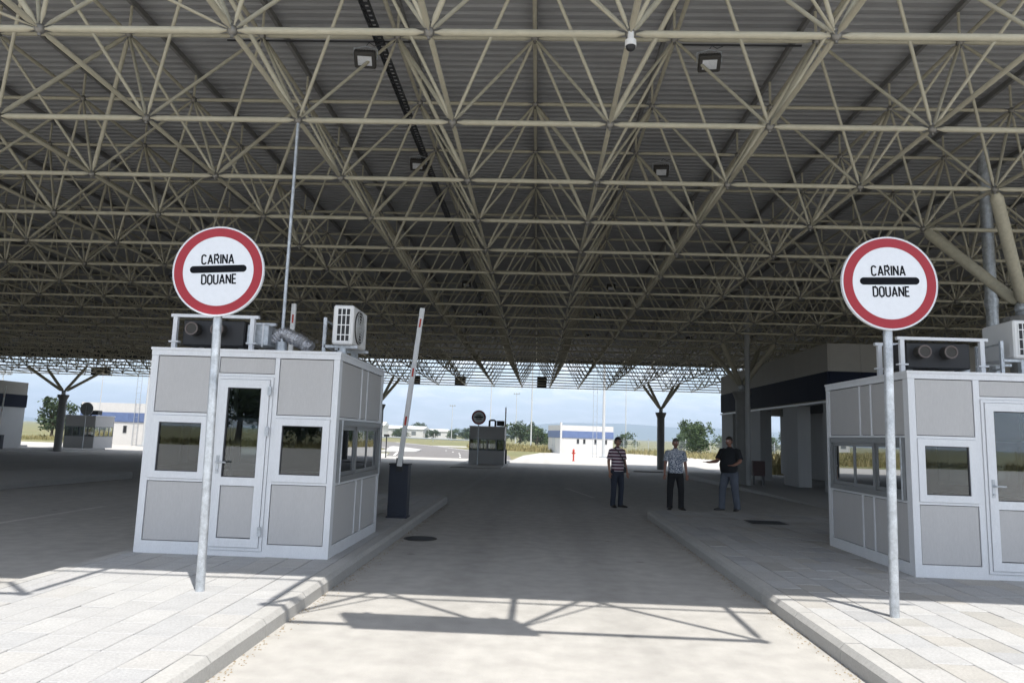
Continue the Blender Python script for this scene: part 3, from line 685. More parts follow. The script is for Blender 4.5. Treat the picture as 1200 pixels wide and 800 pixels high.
def round_sign(base, hc, r, rz, lean, roll, label, text=True, pole_r=.042, face=None):
    t = thing('customs_sign', label, 'sign', base, rz, 'round customs stop signs')
    t.rotation_euler = (0, lean, rz)
    k = MB(); k.tube([(0,0,0), (0,0,hc+r*.55)], pole_r, 18); part('pole', k, M['galv'], t, smooth=True)
    k = disc(0, r-.004, -.062, -.048); b = part('sign_plate', k, face or M['signwhite'], t, (0,0,hc), (0, roll, 0))
    k = disc(r-.0035, r, -.066, -.03); part('rim', k, M['signwhite'], b)
    k = disc(r*.775, r-.016, -.0645, -.0622); part('red_border', k, M['red'], b)
    k = MB(); hw, hh = r*.62, r*.078; pts = [(hw-hh+hh*math.cos(a), hh*math.sin(a)) for a in [R(-90+18*i) for i in range(11)]]+[(-hw+hh+hh*math.cos(a), hh*math.sin(a)) for a in [R(90+18*i) for i in range(11)]]
    z_ = r*.045; k.v = [(x, -.0642, z+z_) for x, z in pts]+[(x, -.0622, z+z_) for x, z in pts]; n = len(pts)
    k.f = [tuple(range(n)), tuple(range(n, 2*n))[::-1]]+[(i, (i+1) % n, n+(i+1) % n, n+i) for i in range(n)]; part('bar', k, M['ink'], b)
    if text:
        part('lettering', lettering('CARINA', r*.205, -.015*r, r*.165, -.0632), M['ink'], b)
        part('lettering', lettering('DOUANE', r*.205, .02*r, -r*.285, -.0632), M['ink'], b)
    for z in (hc-r*.4, hc+r*.4):
        k = MB(); k.tube([(0,0,z-.02), (0,0,z+.02)], pole_r+.008, 14); k.box(-.06, -.05, z-.018, .06, -.03, z+.018); part('clamp', k, M['galv'], t)
    return t
round_sign((-3.155, 6.86, .153), 3.08, .455, R(2), R(-1.2), R(-2.2), 'round red bordered customs sign on galvanised pole before the left booth')
round_sign((3.34, 6.94, .153), 3.13, .462, R(1), R(.8), R(-2.4), 'round red bordered customs sign on galvanised pole before the right booth')

# ================================================================== BARRIERS
def barrier(loc, lean, label, arm_len=2.95, cab=M['navy']):
    t = thing('barrier_gate', label, 'barrier', loc, 0, 'raised arm barriers')
    k = MB(); k.cbox(-.175, -.15, .03, .175, .15, .95, .012); k.box(-.19, -.165, 0, .19, .165, .03); b = part('cabinet', k, cab, t)
    k = MB(); k.box(-.185, -.16, .95, .185, .16, .975); part('lid', k, M['dark'], b)
    k = MB(); k.box(-.15, -.156, .1, .15, -.152, .86); part('cabinet_door', k, cab, b)
    k = MB(); k.tube([(-.02, -.157, .86), (-.02, -.17, .86)], .018, 8); part('lamp', k, M['redpaint'], b)
    k = MB(); k.box(-.045, -.19, .84, .075, -.16, 1.08); part('hub', k, M['redpaint'] if False else M['dark'], t)
    k = MB(); k.cbox(-.045, -.025, 0, .045, .025, arm_len, .008); a = part('arm', k, M['white'], t, (.02, -.215, .93), (0, lean, 0))
    for z in (.75, 1.65, 2.58):
        k = MB(); k.box(-.016, -.0275, z, .016, -.0258, z+.16); part('reflector', k, M['redpaint'], a)
    return t
barL = barrier((-2.52, 13.25, .153), R(5.6), 'dark cabinet barrier with white raised arm beside the left booth')
barrier((-4.68, 13.2, .153), R(.5), 'white raised barrier arm standing up behind the left booth roof')
# sand and chips swept against the kerbs
g_ = np.random.default_rng(11); k = MB()
for (xk, sg, ya_, yb_) in ((-2.18, 1, 3.5, 17.5), (2.45, -1, 3.5, 15.8)):
    for i in range(650):
        yy = g_.uniform(ya_, yb_); xx = xk+sg*abs(g_.normal(0, .07)); r_ = g_.uniform(.003, .011)
        k.add([(xx-r_, yy-r_*.7, .001), (xx+r_*.8, yy-r_, .001), (xx+r_*.6, yy+r_, .001), (xx-r_*.5, yy+r_*.8, .001), (xx+r_*.1, yy, .001+r_*.9)], [(0,1,4),(1,2,4),(2,3,4),(3,0,4)])
tag(part('kerb_grit', k, mat('grit', (.30, .25, .18), .9, var=.3, scale=30), None), 'sand and small stone chips along the kerb foot', 'grit', kind='stuff')
# manholes
def manhole(loc, rx, label, rnd):
    t = thing('manhole_cover', label, 'manhole cover', loc)
    k = MB()
    if rnd: k.tube([(0,0,0), (0,0,.006)], rx, 28)
    else: k.box(-rx, -rx*.8, 0, rx, rx*.8, .006)
    part('frame', k, M['iron'], t)
    k = MB()
    for i in range(-4, 5):
        y = i*rx*.17; x = (math.sqrt(max(0, 1-(y/rx)**2))*rx*.85) if rnd else rx*.9
        k.box(-x, y-.012, .0062, x, y+.012, .011)
    part('rib', k, M['dark'], t)
manhole((-1.85, 11.75, .003), .27, 'round iron drain cover in the lane at the left kerb', True)
manhole((4.57, 14.55, .155), .36, 'square iron cover in the right island pavers', False)

# ================================================================== PEOPLE
def skin_mesh(name, verts, edges, radii, root, mt, sub=2):
    me = bpy.data.meshes.new(name); me.from_pydata(verts, edges, []); o = bpy.data.objects.new(name+'_tmp', me); COL.objects.link(o)
    sk = o.modifiers.new('s', 'SKIN'); sk.use_smooth_shade = True; sk.branch_smoothing = .6
    for i, d in enumerate(me.skin_vertices[0].data):
        r = radii[i]; d.radius = r if isinstance(r, tuple) else (r, r); d.use_root = (i == root)
    su = o.modifiers.new('u', 'SUBSURF'); su.levels = sub; su.render_levels = sub
    dg = bpy.context.evaluated_depsgraph_get(); e = o.evaluated_get(dg); m2 = bpy.data.meshes.new_from_object(e)
    bpy.data.objects.remove(o); m2.name = name; m2.materials.clear(); m2.materials.append(mt)
    m2.polygons.foreach_set('use_smooth', [True]*len(m2.polygons)); return m2
def person(loc, rz, label, hgt, arms, legs, belly, shirt, trousers, skin, hair, extras, head_turn=0., bulk=1.):
    t = thing('person', label, 'person', loc, rz, 'men standing under the canopy')
    s = hgt/1.75; V = lambda x, y, z: (x*s, y*s, z*s)      # facing -y
    vs, es, rs = [], [], []
    def add(p, r, par=None):
        vs.append(V(*p)); rs.append(tuple(q*s for q in r) if isinstance(r, tuple) else r*s)
        if par is not None: es.append((par, len(vs)-1))
        return len(vs)-1
    b = bulk
    pel = add((0,0,.95), (.135*b, .10*b)); wa = add((0,-.01*belly,1.08), (.125*b, .10*b), pel); ch = add((0,0,1.30), (.12*b, .085*b), wa); up = add((0,.01,1.40), (.08*b, .055*b), ch)
    nk = add((0,.005,1.50), .052, up); n2 = add((0,-.012,1.56), .052, nk)
    # legs
    joints = []
    for sgn, (foot, knee, toe) in zip((-1, 1), legs):
        hp = add((sgn*.085*b, 0, .88), .085*b, pel); kn = add(knee, .056, hp); an = add((foot[0], foot[1]+.02, .09), .040, kn)
        joints.append((hp, kn, an))
    armj = []
    for sgn, (el, wr, fd) in zip((-1, 1), arms):
        sh = add((sgn*.185*b, .01, 1.405), .05*b, up); e = add(el, .042*b, sh); wv = add(wr, .028, e)
        W_ = Vector(wr); fdv = Vector(fd).normalized(); sd = fdv.cross(Vector((0,-1,0) if abs(fdv.y) < .8 else (0,0,1))).normalized()
        pm_ = add(W_+fdv*.07, (.034, .02), wv)
        for q, (off, ln) in enumerate(((-.027, .075), (-.009, .085), (.009, .08), (.027, .065))):
            k1 = add(W_+fdv*.10+sd*off, .0095, pm_); k2 = add(W_+fdv*(.10+ln*.5)+sd*off+Vector((0,-.008,0)), .0085, k1); add(W_+fdv*(.10+ln*.95)+sd*off+Vector((0,-.025,-.0)), .0075, k2)
        t1 = add(W_+fdv*.055-sd*.04+Vector((0,-.02,0)), .011, pm_); add(W_+fdv*.10-sd*.045+Vector((0,-.035,0)), .009, t1)
        armj.append((sh, e, wv))
    body = link('body', skin_mesh('body', vs, es, rs, 0, skin), t)
    # head with face
    h = MB(); hz = 1.645; n, m_ = 20, 14
    for i in range(m_+1):
        a = math.pi*i/m_
        for k in range(n):
            th = 2*math.pi*k/n; x = .076*math.sin(a)*math.sin(th); y = -.096*math.sin(a)*math.cos(th); z = .118*math.cos(a)
            if z < -.03: f_ = 1-.32*((-.03-z)/.09); x *= f_; y = y*f_-.012*((-.03-z)/.09)
            if y < -.06 and abs(x) < .022 and -.045 < z < .02: y -= .018*(1-abs(x)/.022)*(1-abs(z+.025)/.045 if z < .02 else 0)     # nose
            if y < -.05 and abs(abs(x)-.032) < .02 and abs(z-.012) < .016: y += .009                                             # eye sockets
            h.v.append((x*s, y*s, z*s))
    for i in range(m_):
        for k in range(n): h.f.append((i*n+k, i*n+(k+1) % n, (i+1)*n+(k+1) % n, (i+1)*n+k))
    hd = part('head', h, skin, t, (0, -.015*s, hz*s), (0, 0, head_turn), smooth=True)
    for sg in (-1, 1):
        k = MB(); k.ball((sg*.032*s, -.081*s, .012*s), .012*s, 8, 6); part('eye', k, M['signwhite'], hd)
        k = MB(); k.ball((sg*.077*s, .008*s, -.005*s), .028*s, 8, 6, (.35, .6, 1)); part('ear', k, skin, hd, smooth=True)
    k = MB(); k.box(-.024*s, -.094*s, -.064*s, .024*s, -.084*s, -.056*s); part('mouth', k, M['hair'], hd)
    k = MB(); n, m_ = 20, 8
    for i in range(m_+1):
        a = math.pi*.62*i/m_
        for q in range(n):
            th = 2*math.pi*q/n; lim = 1. if math.cos(th) < .25 else .62
            a2 = a*lim; jig = 1+.03*math.sin(q*5+i*3)
            k.v.append((.081*math.sin(a2)*math.sin(th)*s*jig, -.101*math.sin(a2)*math.cos(th)*s*jig, .126*math.cos(a2)*s))
    for i in range(m_):
        for q in range(n): k.f.append((i*n+q, i*n+(q+1) % n, (i+1)*n+(q+1) % n, (i+1)*n+q))
    part('hair', k, hair, hd, smooth=True)
    # clothing over the same joints: lofted rings, sleeves and legs as one surface each
    def loft(k, rings, n=18):
        o = len(k.v)
        for (x, y, z, ax, ay) in rings:
            for q in range(n): a = 2*math.pi*q/n; k.v.append(V(x+ax*math.cos(a), y+ay*math.sin(a), z))
        for i in range(len(rings)-1):
            for q in range(n): k.f.append((o+i*n+q, o+i*n+(q+1) % n, o+(i+1)*n+(q+1) % n, o+(i+1)*n+q))
        k.f += [tuple(o+q for q in range(n))[::-1], tuple(o+(len(rings)-1)*n+q for q in range(n))]
    k = MB(); be = belly*.05
    loft(k, [(0, -be*.6, .90, .172*b, .118*b+be*.5), (0, -be*.8, .96, .174*b, .125*b+be*.8), (0, -be, 1.08, .168*b+be*.3, .122*b+be), (0, -be*.7, 1.2, .172*b, .124*b+be*.6), (0, 0, 1.32, .185*b, .122*b),
             (0, .005, 1.40, .182*b, .105*b), (0, .01, 1.455, .135*b, .082*b), (0, .01, 1.49, .07, .062), (0, .005, 1.515, .058, .055)])
    for (sh, e, wv) in armj:
        A = Vector(vs[sh])/s; E_ = Vector(vs[e])/s; ins = Vector((A.x*.72, A.y, A.z+.012))
        k.tube([V(*ins), V(*(A+Vector((0,0,.004)))), V(*(A*.6+E_*.4)), V(*(A*.22+E_*.78))], [.058*b*s, .062*b*s, .063*b*s, .068*b*s], 12)
    part('shirt', k, shirt, t, smooth=True)
    k = MB(); loft(k, [(0, 0, .80, .150*b, .105*b), (0, 0, .88, .165*b, .117*b), (0, 0, .96, .160*b, .115*b), (0, 0, 1.03, .150*b, .11*b)])
    for (hp, kn, an) in joints:
        a_, b_, c_ = (Vector(vs[q])/s for q in (hp, kn, an))
        k.tube([V(*(a_+Vector((0,0,.04)))), V(*(a_*.75+b_*.25)), V(*b_), V(*(b_*.5+c_*.5)), V(*(c_+Vector((0,0,.02)))), V(*(c_+Vector((0,-.01,-.055))))], [.098*b*s, .096*b*s, .074*s*b, .068*s*b, .066*s*b, .070*s*b], 14)
    part('trousers', k, trousers, t, smooth=True)
    for (foot, knee, toe) in legs:
        d = Vector((toe[0], toe[1], 0)); d.normalize(); f0 = Vector((foot[0], foot[1], 0)); k = MB(); sd = Vector((-d.y, d.x, 0)); sec = []
        for (u, wd, hh) in ((-.075, .03, .06), (-.055, .04, .085), (.0, .043, .09), (.07, .048, .065), (.14, .047, .05), (.19, .032, .035), (.205, .012, .02)):
            c = f0+d*u; o = len(k.v)
            for (a, z) in ((-1, .0), (-1.02, .3), (-.7, .85), (0, 1), (.7, .85), (1.02, .3), (1, 0)): k.v.append(tuple((c+sd*a*wd+Vector((0,0,z*hh)))*s))
        for i in range(6):
            for q in range(7): k.f.append((i*7+q, i*7+(q+1) % 7, (i+1)*7+(q+1) % 7, (i+1)*7+q))
        k.f += [tuple(range(7))[::-1], tuple(42+q for q in range(7))]; part('shoe', k, M['shoe'], t, smooth=True)
    k = MB(); bw = (.152*b, .118*b)
    k.tube([V(bw[0]*math.sin(a), -bw[1]*math.cos(a), 1.005) for a in [2*math.pi*i/20 for i in range(21)]], .016*s, 6, cap=False); part('belt', k, M['shoe'], t)
    if 'strap' in extras:
        k = MB(); pts = [V(-.09, -.06, 1.46), V(-.05, -.135, 1.38), V(.04, -.165, 1.24), V(.12, -.16, 1.10), V(.18, -.08, 1.0), V(.17, .07, 1.02), V(.05, .155, 1.2), V(-.06, .12, 1.4), V(-.09, .0, 1.485), V(-.09, -.06, 1.46)]
        k.tube(pts, .014*s, 6); part('bag_strap', k, M['black'], t)
        k = MB(); k.cbox(.17*s, -.09*s, .86*s, .23*s, .09*s, 1.0*s, .012); part('shoulder_bag', k, M['black'], t)
    if 'glasses' in extras:
        k = MB()
        for sg in (-1, 1): k.ball((sg*.031*s, -.098*s, .012*s), .026*s, 10, 6, (1, .35, .8)); k.tube([(sg*.05*s, -.085*s, .016*s), (sg*.08*s, 0, .012*s)], .004*s, 4)
        part('sunglasses', k, M['black'], hd)
    return t
LG = lambda xl, xr, yl=0., yr=0., tl=(-.05, -.2), tr=(.08, -.2): ((( xl, yl, 0), (xl*.97, yl*.5-.02, .5), tl), ((xr, yr, 0), (xr*.97, yr*.5-.02, .5), tr))
DN = lambda sg, o=0.: ((sg*.245, .03, 1.14), (sg*(.265+o), -.05, .90), (sg*.05, -.15, -1))
person((2.05, 18.35, 0), R(28), 'man in red and white striped t-shirt and dark jeans with shoulder strap', 1.74, (DN(-1), DN(1)), LG(-.11, .12), .25, M['stripe'], M['denim'], M['skin'], M['hair'], ('strap', 'glasses'), R(18))
person((3.50, 18.25, 0), R(-4), 'man in white patterned short sleeved shirt and black trousers, hands at sides', 1.75, (DN(-1, .01), DN(1)), LG(-.14, .14), .7, M['dots'], M['trouser'], M['skin2'], M['hairg'], (), R(8), 1.06)
person((4.92, 18.5, 0), R(-48), 'heavy man in black t-shirt and grey jeans gesturing with both arms', 1.84, (((-.27, -.12, 1.16), (-.33, -.36, 1.13), (-.25, -1, .05)), ((.30, -.02, 1.16), (.26, -.24, 1.08), (-.1, -1, .0))), LG(-.16, .13, -.12, .08, (-.1, -.2), (.06, -.2)), 1.15, M['tee'], M['jeans'], M['skin2'], M['hair'], (), R(-8), 1.2)

# ================================================================== BUILDINGS
def add_win(t, F, u0, v0, u1, v1, fm, gm, fw=.06):
    k = MB(); F.ring(k, u0, v0, u1, v1, fw, -.1, .03); f = part('window', k, fm, t)
    k = MB(); F.box(k, u0+fw, v0+fw, u1-fw, v1-fw, -.04, -.03); part('pane', k, gm, f)
# the open-fronted building under the canopy on the right
t = thing('customs_building', 'cream building with dark blue band and open pillared front on the right', 'building', (10, 24.85, 0))
LB, WB = 14.4, 13.
n = 18
for i in range(n):
    y0, y1 = i*LB/n, (i+1)*LB/n
    k = MB(); k.box(0, y0+.006, 4.26, .06, y1-.006, 5.23); part('cladding_panel', k, M['cream'], t)
for i in range(8):
    y0, y1 = i*LB/8, (i+1)*LB/8
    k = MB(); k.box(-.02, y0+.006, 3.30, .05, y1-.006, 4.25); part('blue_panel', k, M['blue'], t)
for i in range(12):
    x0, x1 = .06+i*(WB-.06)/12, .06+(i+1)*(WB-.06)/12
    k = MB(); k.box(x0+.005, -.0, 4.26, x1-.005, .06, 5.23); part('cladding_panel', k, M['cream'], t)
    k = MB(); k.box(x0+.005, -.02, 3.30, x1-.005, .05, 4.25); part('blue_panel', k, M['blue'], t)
k = MB(); k.box(.07, .07, 3.25, WB, LB, 5.2); part('roof', k, M['cream'], t)
k = MB(); k.box(-.05, -.05, 3.17, .25, LB+.02, 3.24); k.box(.25, -.05, 3.17, WB, .2, 3.24); part('soffit_trim', k, M['alu'], t)
k = MB(); k.box(.25, .2, 3.18, WB, LB-.1, 3.245); part('soffit', k, M['dark'], t)
for (y0, y1, x1) in ((0, .5, .45), (3.0, 4.6, .5), (7.6, 9.1, .5), (12.1, 14.3, .5)):
    nn = max(1, round((y1-y0)/.4))
    pil = MB(); pil.box(.02, y0, .1, x1, y1, 3.17); pp = part('pillar', pil, M['clad'], t)
    for i in range(nn):
        a = y0+(y1-y0)*i/nn; k = MB(); k.box(.004, a+.005, .15, .019, a+(y1-y0)/nn-.005, 3.16); part('cladding_panel', k, M['clad'], pp)
for i in range(17):
    k = MB(); k.box(3.0, .3+i*.8+.006, .15, 3.1, .3+(i+1)*.8-.006, 3.17); part('wall_panel', k, M['clad'], t)
k = MB(); k.box(3.11, .3, .12, 3.3, 13.9, 3.17); part('wall', k, M['wallgrey'], t)
k = MB(); k.box(3.0, .1, .12, WB, .28, 3.17); part('wall', k, M['wallgrey'], t)
k = MB(); k.box(3.32, 13.7, .12, WB, 13.88, 3.17); part('wall', k, M['wallgrey'], t)
k = MB(); k.box(2.95, .9, .15, 2.99, 1.75, 2.3); d = part('door', k, M['dark'], t)
k = MB(); k.tube([(2.94, 1.62, 1.1), (2.9, 1.62, 1.1), (2.9, 1.5, 1.1)], .012, 6); part('handle', k, M['galv'], d)
k = MB(); k.box(2.96, 3.6, .6, 2.995, 3.75, 2.0); part('slot_window', k, M['dark'], t)
for y in (2.2, 5.):
    k = MB(); k.ball((2.0, y, 3.15), .09, 10, 6); part('ceiling_lamp', k, M['lamp'], t)
t = thing('hose_cabinet', 'dark red fire hose cabinet on legs by the column behind the man in black', 'cabinet', (8.32, 27.3, .15))
k = MB(); k.cbox(-.22, -.12, .35, .22, .12, .9, .015); b = part('cabinet', k, mat('hose_red', (.03, .009, .009), .6), t)
k = MB(); k.box(-.18, -.126, .4, .18, -.122, .86); part('cabinet_door', k, MATS['hose_red'], b)
for sx_ in (-.18, .18):
    k = MB(); k.box(sx_-.03, -.05, 0, sx_+.03, .05, .35); part('leg', k, M['dark'], t)

def flat_building(name, label, loc, rz, Wd, Dp, base, wall_h, band, cap_h, wallm, bandm, capm, wins, extra=None):
    t = thing(name, label, 'building', loc, rz)
    k = MB(); k.box(0, 0, base, Wd, Dp, wall_h); part('wall', k, wallm, t)
    k = MB(); k.box(-.06, -.06, wall_h, Wd+.06, Dp+.06, wall_h+band); bb = part('blue_band', k, bandm, t)
    nn = max(2, int(Wd/2.2))
    k = MB(); k.box(-.03, -.03, wall_h+band, Wd+.03, Dp+.03, wall_h+band+cap_h); part('parapet', k, capm, t)
    for i in range(nn):
        k = MB(); a = Wd*i/nn; k.box(a+.12, -.075, wall_h+.06, a+Wd/nn-.12, -.061, wall_h+band-.06); part('band_panel', k, bandm, bb)
    F = Face((0,0,0), (1,0,0), (0,-1,0))
    for (u0, v0, u1, v1) in wins:
        k = MB(); F.ring(k, u0, v0, u1, v1, .05, -.02, .03); f = part('window', k, M['grey_alu'], t)
        k = MB(); F.box(k, u0+.05, v0+.05, u1-.05, v1-.05, .002, .008); part('pane', k, M['black'], f)
    if extra: extra(t)
    return t
def ex1(t):
    k = MB(); k.box(-.001, -.25, 0, .25, -.001, 4.15); part('pier', k, M['wallwhite'], t)
    F = Face((0, 6, 0), (0,-1,0), (-1,0,0)); k = MB(); F.box(k, 2.2, .0, 3.6, 2.1, .002, .03); d = part('door', k, M['wallgrey'], t)
    k = MB(); F.box(k, 2.3, 1.0, 2.4, 1.1, .03, .06); part('handle', k, M['dark'], d)
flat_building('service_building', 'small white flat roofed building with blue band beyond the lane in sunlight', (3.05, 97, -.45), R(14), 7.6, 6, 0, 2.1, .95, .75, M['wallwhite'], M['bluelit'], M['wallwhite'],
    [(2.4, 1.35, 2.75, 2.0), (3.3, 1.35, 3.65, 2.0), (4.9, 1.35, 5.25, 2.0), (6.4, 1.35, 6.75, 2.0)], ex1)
flat_building('terminal_building', 'white walled building with dark band and grey top at the left edge', (-58.6, 48, -.42), 0, 19, 5.6, 0, 3.1, .95, .95, M['wallgrey'], M['blue'], M['cream'], [(17.4, .9, 18.1, 2.2)])
def ex2(t):
    k = MB(); k.box(6.0, 2, 4.2, 7.0, 3.4, 5.3); part('roof_box', k, M['wallwhite'], t)
    k = MB(); k.box(6.2, 1.97, 4.4, 6.8, 1.995, 5.2); part('vent_grille', k, M['grey_alu'], t)
flat_building('office_building', 'white flat roofed building with blue band in sun beyond the far left booth', (-46.5, 71, -.45), R(-2), 13, 8, 0, 2.3, .95, .95, M['wallwhite'], M['bluelit'], M['wallwhite'],
    [(4.6, 1.2, 5.0, 1.95), (6.9, 1.2, 7.3, 1.95), (9.4, 1.2, 9.8, 1.95), (11.6, 1.2, 12., 1.95)], ex2)
for (x, y, wd, hh, rz, lab) in ((-74, 238, 22, 5.5, 3, 'low pale industrial shed on the far left of the road bend'), (-58, 262, 16, 4.6, -2, 'pale warehouse beside the trees at the road bend'), (-98, 250, 18, 6, 5, 'long pale shed behind the dry grass, left of the barrier arm'), (-47, 300, 9, 4, 0, 'small white hut by the distant hedge')):
    t = thing('warehouse', lab, 'building', (x, y, -.45), R(rz))
    k = MB(); k.box(0, 0, 0, wd, 12, hh*.75); part('wall', k, M['wallwhite'], t)
    k = MB(); k.add([(-.3,-.3,hh*.75), (wd+.3,-.3,hh*.75), (wd+.3,12.3,hh*.75), (-.3,12.3,hh*.75), (-.3,6,hh), (wd+.3,6,hh)], [(0,1,5,4), (2,3,4,5), (1,2,5), (3,0,4), (0,3,2,1)]); part('roof', k, M['wallgrey'], t)
    for i in range(int(wd/3.5)):
        k = MB(); k.box(1.2+i*3.5, -.03, 1.2, 2.9+i*3.5, -.005, 2.6); part('window', k, M['grey_alu'], t)

# ------------------------------------------------------------------ far booths (same family as the near ones, glazed band right round)
def far_booth(label, loc, rz, wd=2.4, red=False):
    t = thing('control_booth', label, 'booth', loc, rz, 'control booths'); dp = 2.5; hh = 2.5
    for F, L in ((Face((0,0,0), (1,0,0), (0,-1,0)), wd), (Face((wd,.03,0), (0,1,0), (1,0,0)), dp-.06), (Face((wd,dp,0), (-1,0,0), (0,1,0)), wd), (Face((0,dp-.03,0), (0,-1,0), (-1,0,0)), dp-.06)):
        k = MB(); F.box(k, .0, 0, L, .9, -.05, 0); part('wall_panel', k, M['panel'], t)
        k = MB(); F.box(k, .0, 1.68, L, hh, -.05, 0); part('wall_panel', k, M['panel'], t)
        for (u0, u1) in ((0, L*.27), (L*.27, L*.52), (L*.52, L*.77), (L*.77, L)):
            k = MB(); F.ring(k, u0+.001, .901, u1-.001, 1.679, .05, -.05, -.002); f = part('window', k, M['grey_alu'], t)
            k = MB(); F.box(k, u0+.051, .951, u1-.051, 1.629, -.03, -.022); part('pane', k, M['glass'], f)
    k = MB(); k.box(-.03, -.03, hh, wd+.03, dp+.03, hh+.05); part('roof', k, M['alu'], t)
    k = MB(); k.tube([(wd*.55,.4,hh+.05), (wd*.55,.4,hh+.42), (wd*.6,.4,hh+.47), (wd*.68,.4,hh+.47), (wd*.72,.4,hh+.42), (wd*.72,.4,hh+.05)], .07, 8); part('duct', k, M['dark'], t)
    k = MB(); k.cbox(wd*.76, .3, hh+.1, wd*.97, .9, hh+.45, .02); part('vent_box', k, M['dark'], t)
    if red: k = MB(); k.box(wd*.62, .08, .95, wd*.85, .12, 1.5); part('notice_board', k, M['redpaint'], t)
    return t
FLB = (-36.9, 54.5, -.3)
far_booth('small dark control booth at the far end of the lane, sunlit ground behind', (-4.62, 48.6, -.26), 0)
far_booth('far left control booth with a red board in its window', FLB, 0, 2.4, True)
round_sign((-3.82, 46.2, -.24), 3.05, .47, R(0), 0, 0, 'far round sign standing before the small far booth', True, .035)
round_sign((-33.9, 52.3, -.3), 3.0, .5, R(180), 0, 0, 'round sign seen from behind, dark, beside the white far left building', False, .035, M['grey_alu'])
barrier((-2.28, 50.5, -.26), R(0), 'thin raised barrier at the right side of the small far booth', 3.0)
barrier((-41.6, 52.0, -.3), R(1), 'far left raised barrier beside the terminal building', 3.4)
barrier((-36.6, 47.5, -.3), R(2), 'far raised barrier before the far left booth', 3.4)
k = MB(); k.tube([(0,0,0), (0,0,1.9), (.12,0,2.02), (.35,0,2.05)], .035, 8); k.ball((.4,0,2.03), .07, 8, 5); tag(part('bent_post', k, M['galv'], None, (-43.6, 54.5, -.4)), 'bent grey pipe post between the terminal building and a barrier', 'post')
t = thing('post_light', 'slim dark post light at the end of the left roadway island', 'post', (-12.6, 59.5, -.45))
k = MB(); k.tube([(0,0,0), (0,0,1.75)], .05, 8); part('pole', k, M['dark'], t)
k = MB(); k.cbox(-.22, -.1, 1.75, .22, .1, 1.95, .02); part('lamp_head', k, M['dark'], t)
t = thing('fire_hydrant', 'red standing fire hydrant on the sunlit concrete before the white building', 'hydrant', (3.41, 66.7, -.45))
k = MB(); k.tube([(0,0,0), (0,0,.08), (0,0,.1), (0,0,.95), (0,0,1.0), (0,0,1.2), (0,0,1.32)], [.2, .2, .12, .12, .17, .17, .06], 12); part('barrel', k, M['redpaint'], t, smooth=True)
for sx_ in (-1, 1):
    k = MB(); k.tube([(sx_*.1,0,.85), (sx_*.27,0,.85)], .075, 8); part('outlet', k, M['redpaint'], t)
t.scale = (.62, .62, .85)

# ------------------------------------------------------------------ masts
def mast(x, y, h, r, label, lattice=False, head=True):
    t = thing('lamp_mast', label, 'lamp mast', (x, y, -.45), 0, 'tall lighting masts')
    k = MB(); k.tube([(0,0,0), (0,0,h)], [r*.75, r*.42], 10); part('pole', k, M['wallgrey'], t, smooth=True)
    k = MB(); k.box(-r*1.6, -r*1.6, 0, r*1.6, r*1.6, .12); part('base_plate', k, M['galv'], t)
    if lattice:
        for s_ in (-1, 1):
            k = MB(); k.tube([(s_*.22-1.0, 0, 0), (s_*.22-1.0, 0, h*.98)], .03, 5); part('ladder_rail', k, M['galv'], t)
        k = MB()
        for i in range(int(h/.6)): k.tube([(-1.22, 0, .4+i*.6), (-.78, 0, .4+i*.6)], .015, 4)
        tag(part('rung', k, M['galv'], t), kind='stuff')
    if head:
        k = MB(); k.tube([(-.9,0,h), (.9,0,h)], .06, 6); part('cross_arm', k, M['galv'], t)
        for sx_ in (-.7, 0, .7):
            k = MB(); k.cbox(sx_-.22, -.2, h+.05, sx_+.22, .15, h+.35, .03); part('lamp_head', k, M['galv'], t)
mast(7.58, 82, 14, .26, 'thick pale lighting mast with ladder, nearest, right of the white building', True)
mast(-1.31, 151, 22, .22, 'pale lighting mast between the far booth and the white building', False)
mast(29.9, 243, 24, .26, 'slim lighting mast just right of the striped shirt man', False)
mast(-6.41, 212, 14.5, .2, 'lighting mast with lamp head in view left of the white building')
mast(-27.45, 228, 11, .17, 'short distant lighting mast left of the small far booth')
mast(-6.1, 92, 14, .09, 'thin mast rising just behind the small far booth', False)
mast(-52.5, 66, 9, .22, 'pale lighting mast with ladder at the far left', True)
mast(-57.5, 74, 7, .13, 'short thin mast at the far left edge of trees', False)
mast(-38.6, 69, 13, .26, 'thick pale mast in front of the far left white building', True)
mast(-41.5, 66, 12, .06, 'thin dark flag mast left of the far left white building', False, False)

# ------------------------------------------------------------------ fence
t = thing('chain_fence', 'grey mesh fence with posts along the dry grass on the far right', 'fence', (0, 0, -.45))
p0, p1 = Vector((9, 128, 0)), Vector((64, 122, 0)); nseg = 26
k = MB(); k.tube([(0,0,0), (0,0,2.1), (0,-.25,2.35)], .05, 6); pme2 = k.mesh('fence_post', M['galv'])
for i in range(nseg+1):
    link('fence_post', pme2, t, p0.lerp(p1, i/nseg))
for i in range(nseg):
    a = p0.lerp(p1, i/nseg); b = p0.lerp(p1, (i+1)/nseg); k = MB()
    for q in range(8): z = .1+q*.28; k.tube([a+Vector((0,0,z)), b+Vector((0,0,z))], .012, 3, cap=False)
    for q in range(1, 10): c = a.lerp(b, q/10); k.tube([c+Vector((0,0,.05)), c+Vector((0,0,2.1))], .012, 3, cap=False)
    part('mesh_panel', k, M['galv'], t)
t = thing('guard_rail', 'low grey guard rail along the distant road bend', 'guard rail', (0, 0, -.45))
pts = [(-12, 168), (-26, 178), (-45, 196), (-70, 222)]
for i in range(3):
    k = MB(); k.tube([(*pts[i], .75), (*pts[i+1], .75)], .17, 5); part('rail', k, M['galv'], t)
for (x, y) in pts:
    k = MB(); k.box(x-.06, y-.06, 0, x+.06, y+.06, .8); part('post', k, M['galv'], t)

